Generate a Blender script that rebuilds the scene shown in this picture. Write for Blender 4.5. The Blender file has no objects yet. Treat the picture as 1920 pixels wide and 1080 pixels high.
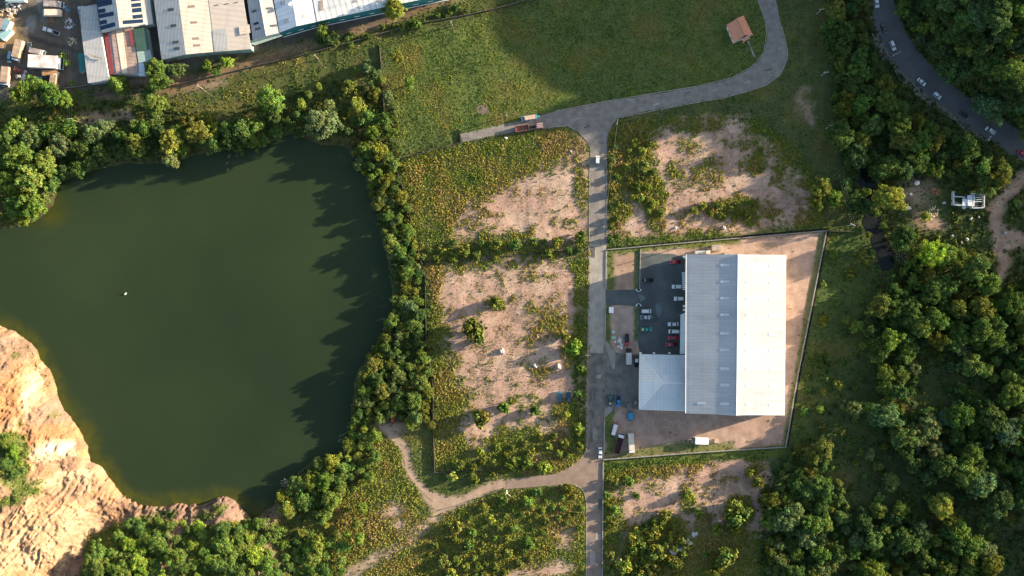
import bpy, bmesh, math, random
import numpy as np
from mathutils import Vector, Matrix
R = math.radians
H = 460.0            # camera height (m)
K = 0.25             # metres per photo pixel at ground level
SUN_EL = 11.5         # degrees
SUN_AZ = 16.5        # degrees above the +X axis, towards +Y
random.seed(7)
rng = np.random.default_rng(7)
scene = bpy.context.scene
COL = scene.collection

# ------------------------------------------------------------------ helpers
def W(px, py, z=0.0):
    k = (H - z) / H * K
    return Vector(((px - 960) * k, (540 - py) * k, z))

def hash2(i, j, s):
    v = np.sin(i * 127.1 + j * 311.7 + s * 74.7) * 43758.5453
    return v - np.floor(v)

def vnoise(x, y, s=0):
    x = np.asarray(x, dtype=np.float64); y = np.asarray(y, dtype=np.float64)
    xi = np.floor(x); yi = np.floor(y); xf = x - xi; yf = y - yi
    u = xf * xf * (3 - 2 * xf); v = yf * yf * (3 - 2 * yf)
    a = hash2(xi, yi, s); b = hash2(xi + 1, yi, s); c = hash2(xi, yi + 1, s); d = hash2(xi + 1, yi + 1, s)
    return (a * (1 - u) + b * u) * (1 - v) + (c * (1 - u) + d * u) * v

def fbm(x, y, o=4, s=0):
    t = 0; a = 0.5; n = 0
    for k in range(o):
        t = t + a * vnoise(x, y, s + k * 3.1); n += a
        x = x * 2.03 + 5.2; y = y * 2.03 + 1.7; a *= 0.5
    return t / n

def sstep(a, b, x):
    t = np.clip((x - a) / (b - a), 0, 1)
    return t * t * (3 - 2 * t)

# raster covering photo pixels (and a margin) every 2 px
RX0, RY0, RS = -400, -300, 2
RXN, RYN = 1360, 860
GX, GY = np.meshgrid(RX0 + RS * np.arange(RXN), RY0 + RS * np.arange(RYN))
WARPX = (fbm(GX / 26.0, GY / 26.0, 4, 1) - 0.5) * 2
WARPY = (fbm(GX / 26.0, GY / 26.0, 4, 9) - 0.5) * 2

def sdf(poly, X, Y):
    P = np.array(poly, dtype=np.float64); n = len(P)
    d = np.full(X.shape, 1e18); inside = np.zeros(X.shape, dtype=bool)
    for i in range(n):
        ax, ay = P[i]; bx, by = P[(i + 1) % n]
        ex, ey = bx - ax, by - ay
        wx, wy = X - ax, Y - ay
        t = np.clip((wx * ex + wy * ey) / (ex * ex + ey * ey + 1e-12), 0, 1)
        d = np.minimum(d, (wx - ex * t) ** 2 + (wy - ey * t) ** 2)
        c = (ay > Y) != (by > Y)
        if ey != 0:
            inside ^= c & (X < ex * (Y - ay) / ey + ax)
    d = np.sqrt(d)
    return np.where(inside, -d, d)

def mask(poly, soft=8.0, warp=0.0):
    out = np.zeros(GX.shape, dtype=np.float32)
    P = np.array(poly); m = soft + warp + 6
    x0, y0 = P.min(0) - m; x1, y1 = P.max(0) + m
    i0 = max(0, int((x0 - RX0) / RS)); i1 = min(RXN, int((x1 - RX0) / RS) + 2)
    j0 = max(0, int((y0 - RY0) / RS)); j1 = min(RYN, int((y1 - RY0) / RS) + 2)
    if i1 <= i0 or j1 <= j0: return out
    sl = (slice(j0, j1), slice(i0, i1))
    s = sdf(poly, GX[sl] + WARPX[sl] * warp, GY[sl] + WARPY[sl] * warp)
    out[sl] = np.clip(0.5 - s / max(soft, 1e-3), 0, 1)
    return out

def disc(cx, cy, rx, ry, soft=10.0, warp=10.0):
    n = 14
    return mask([(cx + rx * math.cos(2 * math.pi * i / n), cy + ry * math.sin(2 * math.pi * i / n)) for i in range(n)], soft, warp)

def samp(r, px, py):
    fx = np.clip((np.asarray(px) - RX0) / RS, 0, RXN - 1.001); fy = np.clip((np.asarray(py) - RY0) / RS, 0, RYN - 1.001)
    i = fx.astype(int); j = fy.astype(int); u = fx - i; v = fy - j
    if r.ndim == 3: u = u[..., None]; v = v[..., None]
    return (r[j, i] * (1 - u) + r[j, i + 1] * u) * (1 - v) + (r[j + 1, i] * (1 - u) + r[j + 1, i + 1] * u) * v

# ------------------------------------------------------------------ outlines (photo pixels)
LAKE = [(-300,470),(-60,436),(0,428),(40,425),(70,412),(100,385),(112,345),(170,322),(230,308),(300,305),(360,295),(430,280),
 (505,266),(530,256),(548,252),(575,262),(605,272),(650,275),(672,300),(688,340),(700,390),(712,430),(722,470),(733,520),(736,580),
 (715,630),(690,665),(668,710),(660,760),(658,810),(640,850),(590,860),(560,885),(535,915),(520,940),(490,966),(472,974),
 (460,960),(448,948),(436,938),(422,931),(405,934),(390,942),(376,948),(366,942),(356,948),(343,946),(330,945),(310,950),(290,950),(268,947),
 (245,940),(232,930),(218,916),(206,900),(195,880),(184,872),(170,868),(166,850),(165,836),(157,818),(150,805),(132,782),(118,768),(108,750),
 (106,732),(103,712),(97,698),(88,688),(75,676),(72,662),(70,655),(58,645),(45,634),(28,622),(14,618),(0,610),(-60,585),(-300,560)]
lk = np.array(LAKE, float); WZ = -1.6; kz = (H - WZ) / H       # the outline was read at water level
LAKE0 = [(960 + (x - 960) * kz, 540 + (y - 540) * kz) for x, y in lk]
CLIFF_POLY = [(-420,575),(20,600),(90,700),(200,850),(330,915),(420,905),(480,955),(520,1060),(560,1420),(-420,1420)]
HWY_L = [(1625,-300),(1630,-80),(1635,0),(1637,38),(1652,75),(1672,112),(1702,145),(1740,180),(1790,215),(1827,247),(1860,265),(1895,289),(1920,302),(2000,350),(2200,470)]
HWY_R = [(1668,-300),(1670,-80),(1675,0),(1685,30),(1705,72),(1732,107),(1765,140),(1802,172),(1852,207),(1890,232),(1920,247),(2000,292),(2200,400)]
HWY = HWY_L + HWY_R[::-1]
lake_sd = sdf(LAKE0, GX + WARPX * 5, GY + WARPY * 5).astype(np.float32)
cliff_m = mask(CLIFF_POLY, 70, 0)

def terr_px(X, Y):
    """height (m) of the land over ground-plane photo pixels X, Y"""
    X = np.asarray(X, float); Y = np.asarray(Y, float)
    d = samp(lake_sd, X, Y) * K
    cm = samp(cliff_m, X, Y)
    bank = WZ - WZ * sstep(-0.5, 6, d)
    under = WZ - np.clip(-d * 0.5, 0, 3)
    M = np.interp(X, [-200, 60, 250, 330, 420, 520], [34, 31, 22, 13, 11, 6])
    u = (X * 0.80 + Y * 0.60); v = (-X * 0.60 + Y * 0.80)       # strata run along v
    up = np.clip(d, 0, 1e9)
    wu = u + 42 * (fbm(X / 70, Y / 70, 3, 5) - .5) + 10 * (fbm(X / 16, Y / 16, 3, 6) - .5); wv = v + 50 * (fbm(X / 60, Y / 60, 3, 8) - .5)
    strata = np.sqrt(np.abs(2 * fbm(wu / 30.0, wv / 120.0, 3, 3) - 1)) - 0.5
    strata2 = np.sqrt(np.abs(2 * fbm(wu / 9.0, wv / 55.0, 3, 13) - 1)) - 0.5
    led = (M + 6) * (1 - np.exp(-np.clip(d, 0, 1e9) / (M * 1.15))) / 4.2 + 1.6 * fbm(X / 30, Y / 30, 3, 25); led = np.floor(led) + sstep(.55, .95, led - np.floor(led)) - led
    big = fbm(X / 45.0, Y / 45.0, 4, 21) - 0.5
    fine = fbm(X / 6.0, Y / 6.0, 3, 31) - 0.5
    rough = sstep(0, 4, up)
    dj = d + (fbm(X / 4.5, Y / 4.5, 3, 45) - .5) * np.interp(X, [150, 300], [2.0, 6.0])
    cl = WZ + 2.6 * sstep(-0.2, 1.0, dj) + (M + 1.4) * (1 - np.exp(-up / (M * 1.15))) \
        + rough * (strata * 1.3 + strata2 * 0.4 + big * 2.2 + (fbm(X / 95, Y / 95, 3, 27) - .5) * 8 + fine * 0.2 + led * 0.5 + (fbm(wu / 3.2, wv / 30.0, 3, 36) - .5) * 1.2 + (fbm(X / 2.6, Y / 2.6, 2, 35) - .5) * .45) + sstep(0, 1, up) * fine * 1.2
    gull = 1.8 * np.exp(-((X - (228 - (Y - 950) * 0.9)) / 40.0) ** 2) * sstep(925, 985, Y)
    cl = cl - 5.0 * gull
    land = np.where(d < 0, under, bank * (1 - cm) + cl * cm)
    # the wooded hill beside the highway
    s = -Y * math.cos(R(SUN_AZ)) - X * math.sin(R(SUN_AZ))
    Ph = np.interp(s, [-820,-780,-740,-690,-643,-600,-553,-506,-450,-370,-235,0,300], [0,1,7,13,16,20,27,36,42,46,47,49,50])
    xr = np.interp(Y, [-300,0,30,72,107,140,172,207,232,247,292,400], [1668,1675,1685,1705,1732,1765,1802,1852,1890,1920,2000,2200])
    rid = np.maximum(1810, xr + 75)
    hill = (Ph + 0.053 * (rid - 1810)) * sstep(0, 1, (X - xr - 10) / (rid - xr - 10))
    hill = hill * (1 + 0.1 * (fbm(X / 50, Y / 50, 3, 41) - 0.5) * sstep(0, 60, X - xr))
    flat = samp(nobump, X, Y)
    bump = ((fbm(X / 60.0, Y / 60.0, 3, 51) - 0.5) * 0.7 + (fbm(X / 9.0, Y / 9.0, 2, 57) - 0.5) * 0.10) * (1 - flat) * sstep(0, 6, d) * (1 - cm)
    return land + hill + bump

nobump = None       # set below (roads, yards and buildings stand on level ground)

def terr(x, y):
    return terr_px(np.asarray(x) / K + 960, 540 - np.asarray(y) / K)

def G(px, py, dz=0.0):
    """world points of the land (raised by dz) that show at photo pixels px, py"""
    px = np.asarray(px, float); py = np.asarray(py, float)
    z = np.zeros_like(px)
    for _ in range(9):
        k = (H - z - dz) / H
        z = 0.4 * z + 0.6 * terr_px(960 + (px - 960) * k, 540 + (py - 540) * k)
    k = (H - z - dz) / H * K
    return (px - 960) * k, (540 - py) * k, z

# ------------------------------------------------------------------ materials
def new_mat(name):
    m = bpy.data.materials.new(name); m.use_nodes = True
    nt = m.node_tree; nt.nodes.clear()
    out = nt.nodes.new('ShaderNodeOutputMaterial')
    return m, nt, out

def mat(name, col, rough=0.7, var=0.15, scale=1.0, metal=0.0, bump=0.0, col2=None, spec=0.3):
    """painted / stone / metal surface: base colour broken by two scales of noise"""
    m, nt, out = new_mat(name); N = nt.nodes; L = nt.links
    b = N.new('ShaderNodeBsdfPrincipled'); L.new(b.outputs[0], out.inputs[0])
    b.inputs['Roughness'].default_value = rough; b.inputs['Metallic'].default_value = metal
    b.inputs['Specular IOR Level'].default_value = spec
    tc = N.new('ShaderNodeTexCoord')
    n1 = N.new('ShaderNodeTexNoise'); n1.inputs['Scale'].default_value = scale; n1.inputs['Detail'].default_value = 6
    L.new(tc.outputs['Object'], n1.inputs['Vector'])
    r = N.new('ShaderNodeValToRGB'); L.new(n1.outputs['Fac'], r.inputs[0])
    c2 = col2 if col2 else tuple(c * (1 - var) for c in col)
    c1 = tuple(min(1, c * (1 + var * (0.3 if col2 else 1))) for c in col)
    r.color_ramp.elements[0].position = 0.32; r.color_ramp.elements[1].position = 0.68
    r.color_ramp.elements[0].color = (*c2, 1); r.color_ramp.elements[1].color = (*c1, 1)
    L.new(r.outputs[0], b.inputs['Base Color'])
    if bump:
        bp = N.new('ShaderNodeBump'); bp.inputs['Strength'].default_value = bump; bp.inputs['Distance'].default_value = 0.1
        n2 = N.new('ShaderNodeTexNoise'); n2.inputs['Scale'].default_value = scale * 6; n2.inputs['Detail'].default_value = 4
        L.new(tc.outputs['Object'], n2.inputs['Vector']); L.new(n2.outputs['Fac'], bp.inputs['Height']); L.new(bp.outputs[0], b.inputs['Normal'])
    return m

def roof_mat(name, col, axis='X', pitch=1.0, rough=0.45, dirt=0.12, seam=0.10, rust=None, rot=0.0, metal=0.0, streak=None):
    """ribbed sheet roofing: ribs, sheet joints and weathering"""
    m, nt, out = new_mat(name); N = nt.nodes; L = nt.links
    b = N.new('ShaderNodeBsdfPrincipled'); L.new(b.outputs[0], out.inputs[0])
    b.inputs['Roughness'].default_value = rough; b.inputs['Metallic'].default_value = metal; b.inputs['Specular IOR Level'].default_value = 0.25
    tc = N.new('ShaderNodeTexCoord'); mp = N.new('ShaderNodeMapping'); mp.inputs['Rotation'].default_value = (0, 0, rot)
    L.new(tc.outputs['Object'], mp.inputs['Vector'])
    wv = N.new('ShaderNodeTexWave'); wv.wave_type = 'BANDS'; wv.bands_direction = axis; wv.inputs['Scale'].default_value = 0.314 / pitch
    L.new(mp.outputs[0], wv.inputs['Vector'])
    wv2 = N.new('ShaderNodeTexWave'); wv2.wave_type = 'BANDS'; wv2.bands_direction = 'Y' if axis == 'X' else 'X'
    wv2.inputs['Scale'].default_value = 0.314 / (pitch * 4.0); L.new(mp.outputs[0], wv2.inputs['Vector'])
    p2 = N.new('ShaderNodeMath'); p2.operation = 'POWER'; p2.inputs[1].default_value = 14; L.new(wv2.outputs['Fac'], p2.inputs[0])
    pw = N.new('ShaderNodeMath'); pw.operation = 'POWER'; pw.inputs[1].default_value = 5; L.new(wv.outputs['Fac'], pw.inputs[0])
    ad = N.new('ShaderNodeMath'); ad.operation = 'MULTIPLY_ADD'; ad.inputs[1].default_value = 0.6; L.new(p2.outputs[0], ad.inputs[0]); L.new(pw.outputs[0], ad.inputs[2])
    no = N.new('ShaderNodeTexNoise'); no.inputs['Scale'].default_value = 0.25; no.inputs['Detail'].default_value = 8; L.new(tc.outputs['Object'], no.inputs['Vector'])
    no.inputs['Roughness'].default_value = 0.7
    if streak:
        mp2 = N.new('ShaderNodeMapping'); mp2.inputs['Scale'].default_value = streak; L.new(tc.outputs['Object'], mp2.inputs['Vector']); L.new(mp2.outputs[0], no.inputs['Vector'])
    r = N.new('ShaderNodeValToRGB'); L.new(no.outputs['Fac'], r.inputs[0])
    r.color_ramp.elements[0].position = 0.33; r.color_ramp.elements[1].position = 0.62
    dc = rust if rust else tuple(c * (1 - dirt) for c in col)
    r.color_ramp.elements[0].color = (*dc, 1); r.color_ramp.elements[1].color = (*col, 1)
    mx = N.new('ShaderNodeMix'); mx.data_type = 'RGBA'; mx.blend_type = 'MULTIPLY'
    mu = N.new('ShaderNodeMath'); mu.operation = 'MULTIPLY'; mu.inputs[1].default_value = seam * 2.2; L.new(ad.outputs[0], mu.inputs[0])
    L.new(mu.outputs[0], mx.inputs[0]); L.new(r.outputs[0], mx.inputs[6]); mx.inputs[7].default_value = (0.45, 0.47, 0.5, 1)
    L.new(mx.outputs[2], b.inputs['Base Color'])
    bp = N.new('ShaderNodeBump'); bp.inputs['Strength'].default_value = 0.25; bp.inputs['Distance'].default_value = 0.04
    L.new(ad.outputs[0], bp.inputs['Height']); L.new(bp.outputs[0], b.inputs['Normal'])
    return m

def attr_mat(name, var=0.35, scale=1.2, fine=6.0, rough=0.95, bump=0.5, bdist=0.25):
    """land: the colour of what lies there is in the 'Col' attribute; noise breaks it up"""
    m, nt, out = new_mat(name); N = nt.nodes; L = nt.links
    b = N.new('ShaderNodeBsdfPrincipled'); L.new(b.outputs[0], out.inputs[0]); b.inputs['Roughness'].default_value = rough
    b.inputs['Specular IOR Level'].default_value = 0.1
    at = N.new('ShaderNodeAttribute'); at.attribute_name = 'Col'
    tc = N.new('ShaderNodeTexCoord')
    n1 = N.new('ShaderNodeTexNoise'); n1.inputs['Scale'].default_value = scale; n1.inputs['Detail'].default_value = 8; n1.inputs['Roughness'].default_value = 0.72
    n0 = N.new('ShaderNodeTexNoise'); n0.inputs['Scale'].default_value = scale * 0.13; n0.inputs['Detail'].default_value = 5
    L.new(tc.outputs['Object'], n1.inputs['Vector']); L.new(tc.outputs['Object'], n0.inputs['Vector'])
    mr = N.new('ShaderNodeMapRange'); mr.inputs[1].default_value = 0.3; mr.inputs[2].default_value = 0.7; mr.inputs[3].default_value = 1 - var; mr.inputs[4].default_value = 1 + var
    L.new(n1.outputs['Fac'], mr.inputs[0])
    mr0 = N.new('ShaderNodeMapRange'); mr0.inputs[1].default_value = 0.3; mr0.inputs[2].default_value = 0.7; mr0.inputs[3].default_value = 0.82; mr0.inputs[4].default_value = 1.18
    L.new(n0.outputs['Fac'], mr0.inputs[0])
    mu = N.new('ShaderNodeMath'); mu.operation = 'MULTIPLY'; L.new(mr.outputs[0], mu.inputs[0]); L.new(mr0.outputs[0], mu.inputs[1])
    vm = N.new('ShaderNodeVectorMath'); vm.operation = 'SCALE'; L.new(at.outputs['Color'], vm.inputs[0]); L.new(mu.outputs[0], vm.inputs['Scale'])
    L.new(vm.outputs[0], b.inputs['Base Color'])
    bp = N.new('ShaderNodeBump'); bp.inputs['Strength'].default_value = bump; bp.inputs['Distance'].default_value = bdist
    L.new(n1.outputs['Fac'], bp.inputs['Height']); L.new(bp.outputs[0], b.inputs['Normal'])
    return m

def leaf_mat(name, use_col=False):
    m, nt, out = new_mat(name); N = nt.nodes; L = nt.links
    at = N.new('ShaderNodeAttribute'); at.attribute_name = 'tint'
    if use_col:
        base = at.outputs['Color']
    else:
        oi = N.new('ShaderNodeObjectInfo')
        vm = N.new('ShaderNodeVectorMath'); vm.operation = 'MULTIPLY'
        L.new(oi.outputs['Color'], vm.inputs[0]); L.new(at.outputs['Color'], vm.inputs[1]); base = vm.outputs[0]
    d = N.new('ShaderNodeBsdfDiffuse'); t = N.new('ShaderNodeBsdfTranslucent')
    mx = N.new('ShaderNodeMixShader'); mx.inputs[0].default_value = 0.22
    L.new(base, d.inputs[0]); L.new(base, t.inputs[0]); L.new(d.outputs[0], mx.inputs[1]); L.new(t.outputs[0], mx.inputs[2])
    L.new(mx.outputs[0], out.inputs[0])
    return m

def water_mat(name, col, shallow, rough=0.12):
    m, nt, out = new_mat(name); N = nt.nodes; L = nt.links
    b = N.new('ShaderNodeBsdfPrincipled'); L.new(b.outputs[0], out.inputs[0])
    b.inputs['Roughness'].default_value = rough; b.inputs['Specular IOR Level'].default_value = 0.35; b.inputs['IOR'].default_value = 1.33
    at = N.new('ShaderNodeAttribute'); at.attribute_name = 'shallow'
    tc = N.new('ShaderNodeTexCoord')
    no = N.new('ShaderNodeTexNoise'); no.inputs['Scale'].default_value = 0.012; no.inputs['Detail'].default_value = 4; L.new(tc.outputs['Object'], no.inputs['Vector'])
    r = N.new('ShaderNodeValToRGB'); L.new(no.outputs['Fac'], r.inputs[0])
    r.color_ramp.elements[0].position = 0.35; r.color_ramp.elements[1].position = 0.65
    r.color_ramp.elements[0].color = (*[c * 0.84 for c in col], 1); r.color_ramp.elements[1].color = (col[0] * 1.20, col[1] * 1.12, col[2] * 1.0, 1)
    n2 = N.new('ShaderNodeTexNoise'); n2.inputs['Scale'].default_value = 0.25; n2.inputs['Detail'].default_value = 5; L.new(tc.outputs['Object'], n2.inputs['Vector'])
    ml = N.new('ShaderNodeMath'); ml.operation = 'MULTIPLY'; L.new(at.outputs['Fac'], ml.inputs[0])
    m2 = N.new('ShaderNodeMapRange'); m2.inputs[1].default_value = 0.35; m2.inputs[2].default_value = 0.65; m2.inputs[3].default_value = 0.35; m2.inputs[4].default_value = 1.0
    L.new(n2.outputs['Fac'], m2.inputs[0]); L.new(m2.outputs[0], ml.inputs[1])
    mx = N.new('ShaderNodeMix'); mx.data_type = 'RGBA'; L.new(ml.outputs[0], mx.inputs[0]); L.new(r.outputs[0], mx.inputs[6]); mx.inputs[7].default_value = (*shallow, 1)
    L.new(mx.outputs[2], b.inputs['Base Color'])
    rn = N.new('ShaderNodeMapRange'); rn.inputs[1].default_value = .4; rn.inputs[2].default_value = .6; rn.inputs[3].default_value = rough * .7; rn.inputs[4].default_value = rough * 2.2; L.new(no.outputs['Fac'], rn.inputs[0]); L.new(rn.outputs[0], b.inputs['Roughness'])
    rp = N.new('ShaderNodeTexNoise'); rp.inputs['Scale'].default_value = 1.1; rp.inputs['Detail'].default_value = 3; L.new(tc.outputs['Object'], rp.inputs['Vector'])
    bp = N.new('ShaderNodeBump'); bp.inputs['Strength'].default_value = 0.12; bp.inputs['Distance'].default_value = 0.05
    L.new(rp.outputs['Fac'], bp.inputs['Height']); L.new(bp.outputs[0], b.inputs['Normal'])
    return m

# ------------------------------------------------------------------ object helpers
def tag(o, label=None, cat=None, group=None, kind=None):
    if label: o['label'] = label
    if cat: o['category'] = cat
    if group: o['group'] = group
    if kind: o['kind'] = kind
    return o

def thing(name, label, cat, loc=(0, 0, 0), rz=0.0, group=None):
    o = bpy.data.objects.new(name, None); COL.objects.link(o)
    o.location = loc; o.rotation_euler = (0, 0, rz); o.empty_display_size = 0.5
    return tag(o, label, cat, group)

class MB:
    def __init__(s): s.v = []; s.f = []
    def add(s, vs, fs):
        n = len(s.v); s.v += [tuple(v) for v in vs]; s.f += [tuple(i + n for i in f) for f in fs]; return s
    def box(s, c, d, rz=0.0):
        x, y, z = d[0] / 2, d[1] / 2, d[2] / 2; cs, sn = math.cos(rz), math.sin(rz)
        vs = [(c[0] + a * cs - b * sn, c[1] + a * sn + b * cs, c[2] + e) for e in (-z, z) for a, b in ((-x, -y), (x, -y), (x, y), (-x, y))]
        return s.add(vs, [(3,2,1,0),(4,5,6,7),(0,1,5,4),(1,2,6,5),(2,3,7,6),(3,0,4,7)])
    def frustum(s, b0, b1, t0, t1, z0, z1):
        """b0/b1: (xmin,xmax),(hw) bottom; t0/t1 the same at the top"""
        vs = [(b0[0], -b1, z0), (b0[1], -b1, z0), (b0[1], b1, z0), (b0[0], b1, z0), (t0[0], -t1, z1), (t0[1], -t1, z1), (t0[1], t1, z1), (t0[0], t1, z1)]
        return s.add(vs, [(3,2,1,0),(4,5,6,7),(0,1,5,4),(1,2,6,5),(2,3,7,6),(3,0,4,7)])
    def prism(s, top, th):
        """slab under a (counter-clockwise) polygon of 3D points"""
        n = len(top); vs = [tuple(p) for p in top] + [(p[0], p[1], p[2] - th) for p in top]
        fs = [tuple(range(n)), tuple(range(2 * n - 1, n - 1, -1))] + [(i + n, (i + 1) % n + n, (i + 1) % n, i) for i in range(n)]
        return s.add(vs, fs)
    def profile(s, pts, hw, hw2=None):
        """side outline (x, z) extruded across +-hw"""
        n = len(pts); hw2 = hw if hw2 is None else hw2
        vs = [(p[0], -hw, p[1]) for p in pts] + [(p[0], hw, p[1]) for p in pts]
        return s.add(vs, [tuple(range(n)), tuple(range(2 * n - 1, n - 1, -1))] + [(i + n, (i + 1) % n + n, (i + 1) % n, i) for i in range(n)])
    def tube(s, pts, r0, r1=None, n=6, cap=True):
        r1 = r0 if r1 is None else r1; m = len(pts); P = [Vector(p) for p in pts]; vs = []
        for i, p in enumerate(P):
            d = (P[min(i + 1, m - 1)] - P[max(i - 1, 0)]).normalized()
            a = d.cross(Vector((0.3, 0.2, 1)) if abs(d.z) < 0.9 else Vector((1, 0.1, 0))).normalized(); b = d.cross(a)
            r = r0 + (r1 - r0) * i / max(m - 1, 1)
            for k in range(n):
                t = 2 * math.pi * k / n; vs.append(p + (a * math.cos(t) + b * math.sin(t)) * r)
        fs = [(i * n + k, i * n + (k + 1) % n, (i + 1) * n + (k + 1) % n, (i + 1) * n + k) for i in range(m - 1) for k in range(n)]
        if cap: fs += [tuple(range(n - 1, -1, -1)), tuple((m - 1) * n + k for k in range(n))]
        return s.add(vs, fs)
    def cyl(s, c, r, h, axis='z', n=12, r2=None):
        c = Vector(c); d = {'x': Vector((1,0,0)), 'y': Vector((0,1,0)), 'z': Vector((0,0,1))}[axis] * (h / 2)
        return s.tube([c - d, c + d], r, r2, n)
    def mesh(s, name, m=None, smooth=False, bevel=0.0):
        me = bpy.data.meshes.new(name); me.from_pydata(s.v, [], s.f)
        bm = bmesh.new(); bm.from_mesh(me)
        if bevel: 
            bmesh.ops.remove_doubles(bm, verts=bm.verts, dist=1e-5)
            bmesh.ops.bevel(bm, geom=[e for e in bm.edges if len(e.link_faces) == 2 and e.calc_face_angle(0) > 0.5], offset=bevel, segments=2, affect='EDGES', clamp_overlap=True)
        bmesh.ops.recalc_face_normals(bm, faces=bm.faces); bm.to_mesh(me); bm.free()
        if smooth: me.shade_smooth()
        for q in (m if isinstance(m, (list, tuple)) else [m]):
            if q: me.materials.append(q)
        return me
    def build(s, name, m=None, parent=None, smooth=False, bevel=0.0, loc=None):
        o = bpy.data.objects.new(name, s.mesh(name, m, smooth, bevel)); COL.objects.link(o)
        if parent: o.parent = parent
        if loc is not None: o.location = loc
        return o

def np_mesh(name, V, F, m, smooth=False, cols=None, attr='tint'):
    """V (n,3), F (k,4) quads"""
    me = bpy.data.meshes.new(name)
    V = np.ascontiguousarray(V, dtype=np.float32); F = np.ascontiguousarray(F, dtype=np.int32)
    me.vertices.add(len(V)); me.vertices.foreach_set('co', V.ravel())
    me.loops.add(F.size); me.loops.foreach_set('vertex_index', F.ravel())
    me.polygons.add(len(F)); me.polygons.foreach_set('loop_start', np.arange(len(F), dtype=np.int32) * F.shape[1])
    if smooth: me.polygons.foreach_set('use_smooth', np.ones(len(F), dtype=bool))
    me.update(calc_edges=True); me.validate()
    if cols is not None:
        a = me.attributes.new(attr, 'FLOAT_COLOR', 'POINT')
        c = np.ones((len(V), 4), dtype=np.float32); c[:, :3] = cols; a.data.foreach_set('color', c.ravel())
    if m: me.materials.append(m)
    return me

def link(name, me, parent=None):
    o = bpy.data.objects.new(name, me); COL.objects.link(o)
    if parent: o.parent = parent
    return o

def sheet(name, poly, m, z=0.03, kind='structure', wob=0.0, step=4.0):
    """flat piece of paving over a photo-pixel outline, edges finely irregular"""
    pts = []
    n = len(poly)
    for i in range(n):
        a = Vector(poly[i]); b = Vector(poly[(i + 1) % n]); L_ = (b - a).length; k = max(1, int(L_ / step)) if wob else 1
        for j in range(k):
            p = a.lerp(b, j / k)
            if wob:
                nn = Vector((-(b - a).y, (b - a).x)).normalized()
                p = p + nn * (float(fbm(p.x / 7.0, p.y / 7.0, 3, 17)) - 0.5) * 2 * wob
            pts.append(p)
    mb = MB(); mb.prism([W(p.x, p.y, 0) + Vector((0, 0, z)) for p in pts][::-1], 0.06)
    o = mb.build(name, m); o['kind'] = kind
    return o
# ------------------------------------------------------------------ where things lie (photo pixels)
ROAD_N = [(1106,458),(1106,330),(1109,285),(1108,277),(1100,262),(1085,246),(1065,236),(1042,238),(1022,241),(1000,243),(960,248),(925,254),(880,264),(868,266),
          (863,252),(900,243),(960,230),(1000,220),(1042,209),(1088,200),(1135,191),(1210,179),(1260,171),(1310,162),(1345,155),(1372,147),(1393,137),(1410,125),(1423,113),(1432,100),(1437,80),(1438,62),(1435,38),(1422,0),(1405,-45),
          (1440,-45),(1455,0),(1465,50),(1476,95),(1475,112),(1462,140),(1435,160),(1400,172),(1360,182),(1285,195),(1210,209),(1160,220),(1147,236),(1140,250),(1138,270),(1137,330),(1137,458)]
ROAD_M = [(1106,458),(1137,458),(1136,530),(1133,648),(1103,648),(1105,540)]
ROAD_S = [(1103,648),(1133,648),(1132,720),(1131,800),(1131,862),(1130,900),(1130,980),(1129,1160),(1098,1160),(1099,1040),(1100,940),(1097,925),(1090,915),(1078,909),(1060,909),(1030,911),(1000,913),(960,916),(950,917),
          (948,900),(960,898),(1000,893),(1040,888),(1062,880),(1080,868),(1092,855),(1100,842),(1101,740)]
TRACK = [(950,914),(920,923),(888,938),(862,951),(838,960),(822,962),(806,948),(792,932),(778,912),(764,893),(754,868),(751,850),(748,838),(734,826),(720,813),(712,802),(722,802),(744,817),(762,832),(768,846),(768,870),(777,891),(792,910),(812,925),(838,931),(862,931),(885,923),(905,913),(925,903),(948,900)]
TRAIL = [(836,958),(818,978),(798,1001),(775,1021),(740,1040),(700,1061),(672,1082),(640,1112),(622,1112),(640,1082),(668,1060),(700,1041),(740,1022),(770,1002),(788,984),(802,965),(812,950)]
LOT = [(1200,475),(1262,476),(1286,483),(1286,665),(1200,665),(1196,640),(1196,575),(1170,572),(1136,573),(1135,544),(1170,543),(1195,544),(1197,470)]
FORE = [(1133,640),(1156,661),(1168,664),(1200,665),(1200,768),(1154,762),(1153,768),(1133,783)]
APRON = [[(1133.5,640),(1138,640),(1154,660),(1153,692),(1148,692)], [(1133,768),(1153,752),(1152,766),(1134,783)]]
YARD = [(1136,468),(1548,433),(1472,836),(1132,860)]
SOIL = {  # bare earth in the lots
 'a': [(845,442),(862,412),(905,385),(955,352),(1000,330),(1040,320),(1068,292),(1078,262),(1102,275),(1104,442),(1050,458),(1000,440),(930,436)],
 'b': [(835,512),(880,498),(960,490),(1092,482),(1097,545),(1080,620),(1095,700),(1098,765),(1060,760),(1052,800),(1000,808),(955,800),(905,838),(860,815),(885,760),(862,700),(835,640),(826,560)],
 'c': [(1222,262),(1290,236),(1385,226),(1402,250),(1450,300),(1512,330),(1512,395),(1470,420),(1400,440),(1240,432),(1180,440),(1150,436),(1150,400),(1185,378),(1240,330)],
 'd': [(1165,905),(1262,888),(1350,868),(1405,852),(1438,880),(1440,985),(1405,1000),(1362,990),(1300,1000),(1225,965),(1195,1010),(1180,1062),(1150,1062),(1160,985),(1150,930)],
}
def mx(*ms):
    o = ms[0].copy()
    for m in ms[1:]: o = np.maximum(o, m)
    return o
roads_m = mx(mask(ROAD_N, 3), mask(ROAD_M, 3), mask(ROAD_S, 3), mask(HWY, 4), mask(LOT, 3), mask(FORE, 3))
track_m = mx(mask(TRACK, 8, 5), mask(TRAIL, 14, 8) * .62)
yard_m = mask(YARD, 4)
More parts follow.
